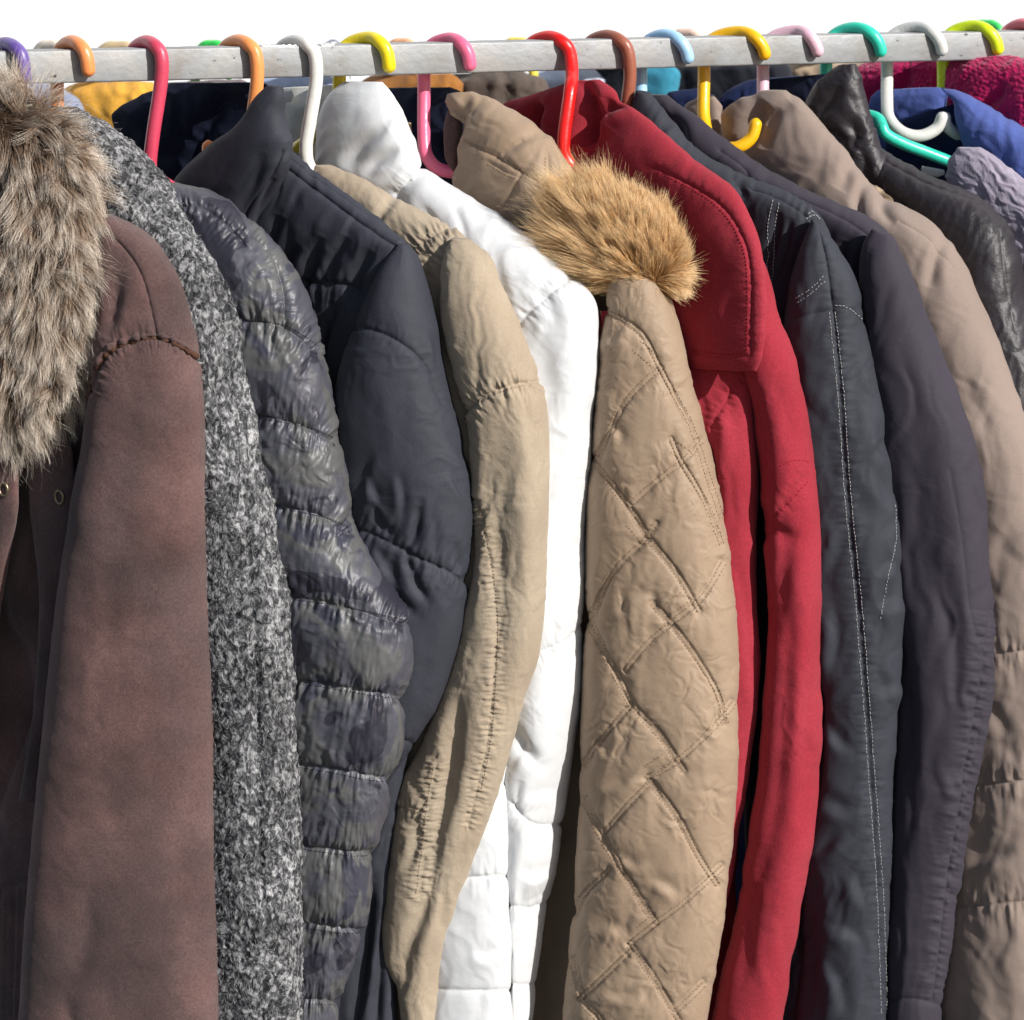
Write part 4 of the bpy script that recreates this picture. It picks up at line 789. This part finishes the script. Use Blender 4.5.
stitch('stitching', c, p, [[(808, 481), (794, 497), (778, 515)], [(780, 466), (795, 460), (810, 462)]], M['thread_red'], 2.2, 1.6, 0.35)
def dz(px, py):
    r = fold(px, py, [(700, 430), (706, 470), (715, 520)], 9, 7) + seam(px, py, [(742, 368), (730, 392), (718, 415), (711, 430)], 1.6, 1.8, 0, 1, 1.4, 8, 5, 146) + fold(px, py, [(722, 410), (726, 440), (720, 480)], 8, -4)
    return r + fold(px, py, [(738, 560), (750, 620), (756, 700)], 6, 3) + soft(px, py, 88, 180, 28, 2, 147, 0.3)
cloth('front_panel', c, M['red'], [(660, 340, 740, 340, 3), (660, 372, 750, 372, 6), (670, 430, 757, 430, 20), (685, 480, 759, 480, 22), (695, 540, 757, 540), (700, 600, 758, 600), (705, 660, 761, 660, 18), (708, 720, 756, 720, 16), (708, 780, 748, 780, 14), (708, 830, 740, 830, 12), (706, 880, 732, 880, 9), (705, 912, 723, 914, 5)], H, 0.75, 715, 0.45, 30, dz, 1.3)

# ---- dark coated jacket with white topstitching
H = rail_pt(607)
c = thing('coated_jacket', H, 'dark slate coated jacket with double rows of white topstitching', 'jacket', GR)
def dz(px, py):
    r = seam(px, py, [(748, 186), (775, 196), (805, 214), (820, 232)], 1.6, 2.0, 1.0, 8)
    for q in [[(790, 215), (784, 250), (770, 290)], [(803, 225), (795, 255), (778, 300)], [(778, 210), (774, 240), (764, 270)], [(812, 245), (800, 270), (790, 300)], [(735, 178), (742, 192), (746, 200)]]: r += fold(px, py, q, 5, 5)
    return r + soft(px, py, 105, 60, 14, 1.6, 150, 0.7)
p2 = cloth('body', c, M['coated'], [(636, 90, 650, 94, 6), (632, 108, 668, 116, 10), (650, 140, 694, 148, 14), (680, 175, 745, 176, 16), (700, 190, 786, 192, 18), (715, 215, 818, 214, 18), (720, 240, 832, 240, 18), (722, 280, 836, 280), (726, 340, 820, 340), (740, 600, 830, 600), (750, 1120, 840, 1120)],
      H, 0.75, off=-4, disp=dz, step=1.3)
stitch('topstitching', c, p2, [[(773, 200), (768, 225), (768, 255), (765, 300)], [(779, 203), (775, 228), (774, 258), (771, 300)], [(808, 214), (815, 210), (824, 214)], [(806, 219), (814, 215), (822, 219)]], M['thread_white'], 2.6, 1.0, 0.30)
def dz(px, py):
    r = seam(px, py, [(820, 226), (826, 255), (831, 290), (836, 330), (841, 400), (848, 500), (858, 600), (866, 700), (873, 800), (880, 900), (884, 1020)], 1.8, 2.0, 1.4, 12, 1.0, 7, 6, 155) + seam(px, py, [(836, 308), (850, 310), (864, 322)], 1.2, 1.8)
    r += seam(px, py, [(795, 318), (812, 314), (832, 311)], 1.2, 2.0, 1.2, 10)
    for q in [[(845, 520), (830, 560), (815, 590)], [(826, 590), (832, 640), (822, 700)], [(820, 720), (838, 745), (856, 748)], [(815, 800), (840, 812), (862, 806)], [(810, 860), (830, 848), (846, 830)], [(812, 940), (840, 932), (866, 945)], [(870, 470), (885, 500), (896, 506)], [(874, 420), (880, 450), (892, 462)],
              [(880, 580), (890, 570), (900, 564)], [(878, 610), (890, 606), (902, 596)], [(884, 700), (892, 690), (900, 680)], [(806, 640), (808, 720), (806, 780)], [(850, 870), (860, 900), (868, 905)], [(820, 960), (836, 985), (840, 1020)]]:
        r += crisp(px, py, q, 10, 4.5)
    r += fold(px, py, [(808, 660), (812, 740), (806, 820)], 12, 8) + fold(px, py, [(812, 880), (806, 960), (810, 1020)], 12, 7)
    return r + crump(px, py, 30, 0.3, 151, 20) + soft(px, py, 112, 70, 24, 1.8, 153, 0.4) + soft(px, py, 70, 120, 40, 1.8, 152, 0.2)
p = cloth('sleeve', c, M['coated'], [(812, 218, 824, 228, 7), (804, 238, 836, 244, 15), (794, 270, 851, 268, 22), (786, 300, 861, 300, 27), (780, 340, 869, 340, 30), (778, 380, 878, 380, 32), (782, 430, 887, 430, 33), (790, 500, 897, 500), (797, 560, 904, 560), (800, 620, 905, 620), (802, 680, 902, 680), (800, 740, 897, 740), (800, 820, 893, 820), (798, 900, 891, 900),
      (794, 1020, 888, 1020), (790, 1120, 885, 1120, 26)], H, 0.75, 835, 0.25, 0, dz, 1.2)
def off_line(q, o):
    g_ = curve(q, 4); T_ = np.gradient(g_, axis=0); T_ /= np.hypot(T_[:, 0], T_[:, 1])[:, None] + 1e-9; return g_ + np.stack([-T_[:, 1], T_[:, 0]], 1) * o
mainl = [(832, 312), (838, 370), (841, 400), (848, 500), (858, 600), (866, 700), (873, 800), (880, 900), (884, 1015)]
for q_ in ([off_line(mainl, 2.8), off_line(mainl, -3.4), curve([(795, 299), (810, 289), (825, 275)]), curve([(797, 303), (812, 293), (826, 280)]), curve([(835, 305), (848, 308), (863, 320)]), curve([(895, 505), (896, 540), (889, 572), (880, 620)])]): stitch_raw('topstitching', c, p, [q_], M['thread_white'], 2.6, 1.0, 0.30)

# ---- purple black soft jacket
H = rail_pt(670)
c = thing('soft_jacket', H, 'plain purple black jacket between the white stitched one and the taupe one', 'jacket', GR)
def dz(px, py):
    r = seam(px, py, [(720, 150), (745, 168), (752, 182), (800, 198), (850, 222), (880, 246)], 1.4, 1.8, 0.6, 8)
    r += fold(px, py, [(668, 100), (676, 118), (684, 142)], 7, 5) + fold(px, py, [(655, 98), (666, 120), (680, 140)], 7, 7) + fold(px, py, [(845, 240), (838, 262), (826, 290)], 6, 5) + fold(px, py, [(862, 250), (856, 275), (848, 300)], 6, 4)
    return r + soft(px, py, 110, 80, 26, 1.6, 160, 0.3)
cloth('body', c, M['purple'], [(640, 94, 668, 95, 6), (642, 108, 692, 113, 12), (664, 132, 722, 138, 14), (696, 156, 756, 162, 16), (730, 178, 796, 186, 16), (760, 198, 842, 206, 18), (790, 216, 872, 220, 20), (810, 236, 890, 236, 20), (820, 280, 896, 280), (840, 400, 910, 400), (850, 700, 930, 700), (850, 1120, 920, 1120)],
      H, 0.75, off=-2, disp=dz, step=1.4)
def dz(px, py):
    r = seam(px, py, [(950, 470), (962, 540), (970, 610), (985, 655), (997, 660)], 0.9, 1.8) + seam(px, py, [(992, 610), (986, 650), (975, 720), (962, 800), (948, 880), (934, 1000)], 1.4, 1.8, 1.4, 9, 2.0, 9, 8, 161) + seam(px, py, [(999, 630), (990, 690), (976, 760), (962, 830), (950, 900)], 1.0, 1.6, 0, 1, 1.6, 8, 8, 162)
    r += seam(px, py, [(890, 1000), (915, 1000), (945, 1006)], 1.8, 2, 1.5, 12) + fold(px, py, [(900, 640), (905, 720), (902, 790)], 10, 5) + fold(px, py, [(945, 560), (955, 660), (950, 740)], 10, 4) + fold(px, py, [(925, 400), (920, 520), (925, 640)], 16, 2)
    return r + soft(px, py, 94, 200, 30, 2.6, 163, 0.35) + crump(px, py, 34, 0.25, 164, 80)
p = cloth('sleeve', c, M['purple'], [(872, 228, 892, 236, 7), (862, 245, 899, 248, 14), (858, 270, 909, 270, 20), (858, 300, 922, 300, 25), (862, 350, 942, 350, 30), (868, 400, 961, 400, 32), (874, 450, 978, 450, 34), (880, 500, 988, 505, 35), (886, 560, 991, 560), (890, 600, 995, 600), (892, 645, 997, 645), (892, 700, 995, 700), (890, 770, 984, 770), (887, 850, 967, 850, 32), (884, 930, 955, 930),
      (882, 1020, 943, 1020), (880, 1120, 935, 1120, 26)], H, 0.75, 925, 0.28, 0, dz, 1.3)

# ---- taupe jacket
H = rail_pt(738)
c = thing('lined_jacket', H, 'taupe jacket with an open collar around the golden hanger base', 'jacket', GR)
cloth('lining', c, M['taupe'], [(700, 96, 714, 95, 3), (684, 108, 722, 108, 6), (690, 125, 722, 125, 8), (700, 150, 726, 150, 8)], H, 0.75, off=-14, disp=lambda px, py: soft(px, py, 80, 40, 12, 3, 170, 0.5), step=1.4)
def dz(px, py):
    r = fold(px, py, [(766, 100), (752, 118), (742, 140), (730, 150)], 10, 13) + fold(px, py, [(776, 104), (768, 125), (762, 150)], 7, 5) + fold(px, py, [(790, 100), (778, 112), (766, 128)], 8, 4)
    r += fold(px, py, [(852, 160), (846, 176), (838, 190)], 8, 5) + fold(px, py, [(868, 178), (858, 200), (858, 222)], 6, 6) + fold(px, py, [(880, 196), (886, 214), (896, 224)], 6, 4)
    r += seam(px, py, [(900, 222), (930, 240), (955, 268)], 1.2, 1.8) + fold(px, py, [(942, 240), (936, 262), (928, 288)], 7, 5) + fold(px, py, [(964, 374), (972, 396), (966, 420)], 9, 3.5) + fold(px, py, [(984, 396), (982, 420), (988, 440)], 8, 2.5)
    r += seam(px, py, [(960, 656), (995, 655), (1040, 650)], 1.8, 2, 3, 22, 1.6, 14, 8, 171) + seam(px, py, [(960, 786), (995, 784), (1040, 780)], 1.8, 2, 3, 22, 1.6, 14, 8, 172) + seam(px, py, [(950, 907), (985, 906), (1040, 902)], 1.8, 2, 3, 22, 1.6, 14, 8, 173)
    r += crisp(px, py, [(968, 870), (990, 862), (1018, 855)], 10, 5) + crisp(px, py, [(1000, 740), (1012, 760), (1030, 750)], 10, 3) + fold(px, py, [(985, 700), (998, 720), (1005, 740)], 8, 3)
    return r + soft(px, py, 100, 90, 30, 1.8, 174, 0.3) + soft(px, py, 40, 50, 26, 1.0, 175, 0.5)
cloth('body', c, M['taupe'], [(762, 90, 786, 91, 6), (738, 100, 800, 100, 14), (722, 116, 813, 114, 18), (722, 134, 830, 134, 20), (735, 155, 850, 156, 22), (760, 178, 868, 179, 22), (785, 196, 884, 198, 22), (815, 214, 918, 214, 24), (845, 232, 942, 232, 26), (868, 254, 960, 254, 28), (882, 285, 976, 285, 30), (900, 340, 1000, 340, 32), (915, 390, 1020, 390, 34), (930, 450, 1040, 450), (940, 550, 1060, 550),
      (945, 700, 1065, 700), (940, 850, 1060, 850), (930, 1120, 1050, 1120)], H, 0.75, off=0, disp=dz, step=1.3)

# ---- black leather jacket
H = rail_pt(797)
c = thing('leather_jacket', H, 'shiny black leather jacket with a creased upright collar', 'jacket', GR)
cloth('lining', c, M['navy_lining'], [(762, 80, 826, 74, 5), (756, 96, 838, 92, 10), (775, 125, 842, 125, 12), (800, 155, 848, 155, 12)], H, 0.75, off=-26, disp=lambda px, py: soft(px, py, 70, 40, 18, 4, 180, 0.5), step=1.5)
def dz(px, py):
    r = fold(px, py, [(838, 84), (832, 100), (816, 116)], 6, 4) + fold(px, py, [(846, 120), (856, 134), (850, 150)], 7, 6) + fold(px, py, [(820, 130), (838, 138), (846, 156)], 6, 5) + fold(px, py, [(858, 150), (866, 165), (862, 180)], 6, 4)
    return r + soft(px, py, 60, 40, 18, 1.6, 181, 0.6) + crump(px, py, 18, 0.7, 182, 0)
cloth('collar', c, M['leather'], [(838, 65, 856, 64, 5), (826, 74, 861, 76, 10), (812, 88, 864, 90, 14), (806, 106, 869, 106, 15), (812, 126, 875, 126, 16), (826, 148, 882, 146, 16), (846, 170, 890, 166, 14), (862, 186, 892, 182, 8)], H, 0.75, off=8, disp=dz, step=1.2)
dz = lambda px, py: crump(px, py, 24, 0.4, 183, 30) + soft(px, py, 105, 40, 16, 1.8, 184, 0.5) + seam(px, py, [(885, 160), (930, 182), (990, 206), (1010, 235), (1030, 260)], 1.4, 1.8, 1, 8) + seam(px, py, [(1000, 230), (1006, 280), (1015, 330)], 1.2, 1.8)
cloth('body', c, M['leather'], [(868, 148, 884, 150, 6), (862, 164, 908, 164, 14), (874, 182, 946, 182, 20), (895, 200, 984, 199, 24), (915, 220, 1006, 218, 26), (935, 250, 1022, 250, 28), (955, 300, 1032, 300, 30), (980, 400, 1060, 400), (1000, 600, 1090, 600), (1000, 1120, 1090, 1120)], H, 0.75, off=0, disp=dz, step=1.3)

# ---- lavender knit, blue coat, magenta fleece, navy collar behind
H = rail_pt(858)
c = thing('jersey_top', H, 'crumpled lavender grey garment on the teal hanger', 'top', GR)
dz = lambda px, py: soft(px, py, 40, 26, 9, 2.2, 190, 0.7) + soft(px, py, 70, 40, 20, 2.0, 191, 0.3)
cloth('shoulder', c, M['lavender'], [(958, 148, 980, 148, 5), (950, 158, 1000, 160, 12), (946, 174, 1020, 176, 16), (950, 194, 1045, 200, 18), (970, 214, 1070, 225, 18), (990, 240, 1090, 250), (1000, 400, 1100, 400), (1000, 1120, 1100, 1120)], H, 0.75, off=0, disp=dz, step=1.3)
cloth('care_label', c, M['cream_lining'], [(922, 166, 944, 170, 1), (921, 170, 945, 174, 1.4), (923, 175, 938, 177, 1)], H, 0.75, off=0, step=1.5)
H = rail_pt(916)
c = thing('cotton_coat', H, 'bright blue cotton coat with an open dark collar, second from right', 'coat', GR)
def dz(px, py):
    return fold(px, py, [(950, 92), (944, 120), (960, 170)], 9, 7) + soft(px, py, 100, 60, 24, 2.2, 193, 0.5) + soft(px, py, 40, 30, 14, 0.8, 194, 0.5)
cloth('collar', c, M['denim'], [(878, 90, 940, 87, 4), (870, 98, 950, 95, 8), (868, 120, 950, 118, 10), (870, 150, 930, 150, 10), (874, 185, 915, 185, 8)], H, 0.75, off=-18, disp=dz, step=1.4)
cloth('lining', c, M['denim_in'], [(925, 112, 955, 104, 4), (895, 125, 970, 125, 8), (885, 150, 980, 150, 10), (888, 180, 980, 180, 10), (900, 220, 990, 220, 10)], H, 0.75, off=-6, step=2)
cloth('body', c, M['denim'], [(940, 88, 956, 90, 5), (944, 98, 978, 100, 12), (948, 112, 1000, 114, 16), (952, 128, 1024, 128, 20), (960, 150, 1060, 150, 22), (975, 180, 1090, 180), (990, 220, 1110, 220), (1000, 500, 1120, 500), (1000, 1120, 1120, 1120)], H, 0.75, off=0, disp=dz, step=1.3)
H = rail_pt(974)
c = thing('fleece_jacket', H, 'magenta fleece jacket seen just under the rail at its right end', 'jacket', GR)
dz = lambda px, py: 0.9 * fbm(px / 3.5, py / 3.5, 196, 2) + fold(px, py, [(1010, 84), (990, 100), (972, 118)], 8, 8) + fold(px, py, [(905, 66), (900, 84), (890, 96)], 10, 6) + soft(px, py, 120, 60, 30, 3, 197, 0.4)
cloth('collar', c, M['fleece'], [(866, 62, 940, 57, 5), (845, 72, 960, 66, 12), (836, 88, 965, 85, 14), (840, 110, 960, 110, 14), (850, 140, 950, 140, 12)], H, 0.75, off=-22, disp=dz, step=1.4)
cloth('body', c, M['fleece'], [(950, 60, 1010, 55, 6), (944, 72, 1045, 66, 16), (942, 90, 1070, 90, 20), (946, 115, 1090, 115, 22), (960, 150, 1110, 150), (980, 400, 1120, 400), (980, 1120, 1120, 1120)], H, 0.75, off=4, disp=dz, step=1.3)
th_ = np.linspace(0, 2 * math.pi, 17); q0 = on_plane(np.array([999.]), np.array([113.]), H, 0.75)[0] + np.array([-0.016, -0.022, 0])
V, F = tube_vf(q0 + np.stack([np.cos(th_) * 0.003, th_ * 0, np.sin(th_) * 0.003], 1), 0.0022, 8); mesh_obj('zip_pull', V, F, plastic('lime_zip_pull', (0.25, 0.5, 0.03)), c)

# ================================================================== SECOND ROW, out of focus behind
BK = 0.62
GB, GHB = 'coats on the rail behind', 'hangers on the rail behind'
zb = atY(np.array([512.]), np.array([53.0]), BK)[0][2] - (A[2] + B[2]) / 2
A2, B2 = A + np.array([0, BK, zb]), B + np.array([0, BK, zb])
t = thing('clothes_rail', A2, 'second metal rail hidden behind the first, carrying the blurred back row', 'rail'); square_bar('bar', A2, B2, 0.0118, 0.0016, M['rail'], t, 60, False)
def bcoat(name, lab, cat, col, sec, hx, back=BK, d=4.0, seed=0, rough=0.85, crink=0.4):
    Hb = rail_pt(hx, back); cc = thing(name, Hb, lab, cat, GB)
    mt = fabric(name + '_cloth', col, rough, 0.2, 0.1, 600, 0.3, 0.12, 14, 0.1, 300, crink, 22)
    cloth('body', cc, mt, sec, Hb, 0.55, disp=lambda px, py: soft(px, py, 85, 70, 24, d, 200 + seed, 0.4) + soft(px, py, 50, 26, 16, d * 0.5, 230 + seed, 0.4), step=2.2)
    return cc
bcoat('rain_jacket', 'blurred golden yellow jacket hanging behind the tweed coat', 'jacket', (0.72, 0.37, 0.05), [(70, 84, 150, 82, 10), (50, 95, 165, 92, 26), (45, 130, 170, 130, 34), (50, 300, 175, 300, 34), (50, 1100, 180, 1100, 34)], 110, seed=1)
bcoat('wool_coat', 'blurred blue grey coat at the left end of the back row', 'coat', (0.22, 0.25, 0.34), [(0, 84, 60, 84, 8), (-20, 110, 80, 110, 28), (-20, 300, 80, 300, 30), (-20, 1100, 80, 1100, 30)], 30, BK - .06, seed=2)
bcoat('wool_coat', 'blurred mauve brown coat behind the black padded collar', 'coat', (0.17, 0.13, 0.14), [(165, 83, 240, 80, 8), (150, 100, 262, 98, 28), (150, 300, 262, 300, 30), (150, 1100, 262, 1100, 30)], 205, seed=3)
bcoat('wool_coat', 'blurred pale blue coat behind the off white hanger stem', 'coat', (0.30, 0.36, 0.50), [(258, 78, 330, 76, 8), (250, 92, 345, 90, 26), (250, 300, 345, 300, 30), (250, 1100, 345, 1100, 30)], 300, BK + .06, seed=4)
bcoat('suede_jacket', 'blurred rust orange jacket behind the rose pink hanger', 'jacket', (0.30, 0.12, 0.025), [(372, 76, 450, 74, 10), (360, 88, 462, 86, 28), (360, 300, 465, 300, 30), (360, 1100, 465, 1100, 30)], 410, seed=5)
bcoat('fur_coat', 'blurred dark taupe fur coat behind the tan hood', 'coat', (0.105, 0.08, 0.065), [(448, 74, 520, 72, 10), (438, 84, 545, 82, 28), (438, 300, 550, 300, 32), (438, 1100, 550, 1100, 32)], 490, seed=6, d=6, rough=1.0, crink=1.0)
bcoat('down_jacket', 'blurred white and grey jacket behind the red coat collar', 'jacket', (0.50, 0.55, 0.66), [(535, 70, 590, 68, 8), (525, 84, 605, 82, 24), (525, 300, 605, 300, 28), (525, 1100, 605, 1100, 28)], 565, BK + .06, seed=7)
bcoat('wool_coat', 'blurred near black coat behind the brown and light blue hangers', 'coat', (0.018, 0.020, 0.028), [(585, 60, 770, 57, 8), (580, 70, 790, 68, 28), (580, 300, 725, 300, 32), (580, 1100, 725, 1100, 32)], 650, seed=8)
bcoat('knit_cardigan', 'blurred teal blue garment just under the light blue hook', 'cardigan', (0.035, 0.22, 0.32), [(638, 66, 668, 65, 6), (634, 76, 678, 75, 14), (636, 100, 676, 100, 16), (636, 600, 676, 600, 16)], 655, BK - .12, seed=9)
bcoat('fur_coat', 'blurred beige shaggy coat behind the mauve and teal hooks', 'coat', (0.42, 0.32, 0.22), [(782, 60, 880, 58, 10), (770, 72, 900, 70, 28), (770, 300, 905, 300, 32), (770, 1100, 905, 1100, 32)], 835, seed=10, d=6, crink=1.0)
Hn = rail_pt(690, 0.16); c = thing('denim_jacket', Hn, 'navy blue jacket close behind the purple black and taupe collars', 'jacket', GB)
cloth('collar', c, M['navy'], [(668, 92, 700, 88, 4), (664, 100, 714, 97, 10), (664, 118, 720, 118, 12), (670, 150, 720, 150, 12)], Hn, 0.5, disp=lambda px, py: soft(px, py, 100, 40, 16, 3, 220, 0.4), step=2)
cloth('collar', c, M['navy'], [(750, 80, 800, 76, 4), (726, 92, 820, 82, 10), (715, 108, 845, 96, 14), (715, 140, 850, 140, 14), (720, 400, 850, 400, 14), (720, 1100, 850, 1100, 14)], Hn, 0.3, disp=lambda px, py: soft(px, py, 100, 40, 16, 3, 221, 0.4), step=2)
BH = [(50, 41, 'cream', 'cream hanger hook peeking up behind the first light orange hook', (0.75, 0.66, 0.55)), (118, 42, 'tan', 'flattened sandy beige hook peeking up left of the crimson hook', (0.62, 0.47, 0.28)),
      (212, 41, 'green', 'bright green hook peeking up left of the second orange hook', (0.04, 0.66, 0.10)), (334, 39, 'clear', 'thin pale translucent hook arching between the off white and lemon hooks', (0.75, 0.77, 0.84)),
      (402, 39, 'peach', 'peach hook peeking up between the lemon and rose pink hooks', (0.86, 0.44, 0.24)), (517, 38, 'yellow', 'small yellow hook top just left of the red hook', (0.88, 0.70, 0.10)),
      (686, 29, 'peach', 'pale peach hook peeking up between light blue and golden hooks', (0.80, 0.58, 0.47)), (986, 20, 'green', 'green hook peeking up behind the lime hook', (0.05, 0.55, 0.12))]
for x, y, nm, lb, cl in BH:
    wd = 17 if nm not in ('tan',) else 24
    thin = 1.6 if nm == 'clear' else 5.0
    pts = [(x - wd, 140, 18), (x - wd, 80, 18), (x - wd * 0.85, y + 15, 16), (x - wd * 0.45, y + 5, 8), (x, y + (4 if nm != 'clear' else 1), 0), (x + wd * 0.45, y + 5, -8), (x + wd * 0.85, y + 15, -16), (x + wd, 80, -18)]
    h = thing('coat_hanger', path3(pts, BK)[0], lb, 'hanger', GHB)
    P = path3(pts, BK); V, F = tube_vf(P, round_ends(P, thin * 0.001), 14); mesh_obj('hook', V, F, plastic(nm + '_back_plastic', cl), h)
    P = path3([(x - wd - 40, 160, 60), (x - wd, 138, 18), (x + 40, 165, -50)], BK); V, F = tube_vf(P, round_ends(P, 0.0045), 10); mesh_obj('shoulder_bar', V, F, plastic(nm + '_back_bar', cl), h)
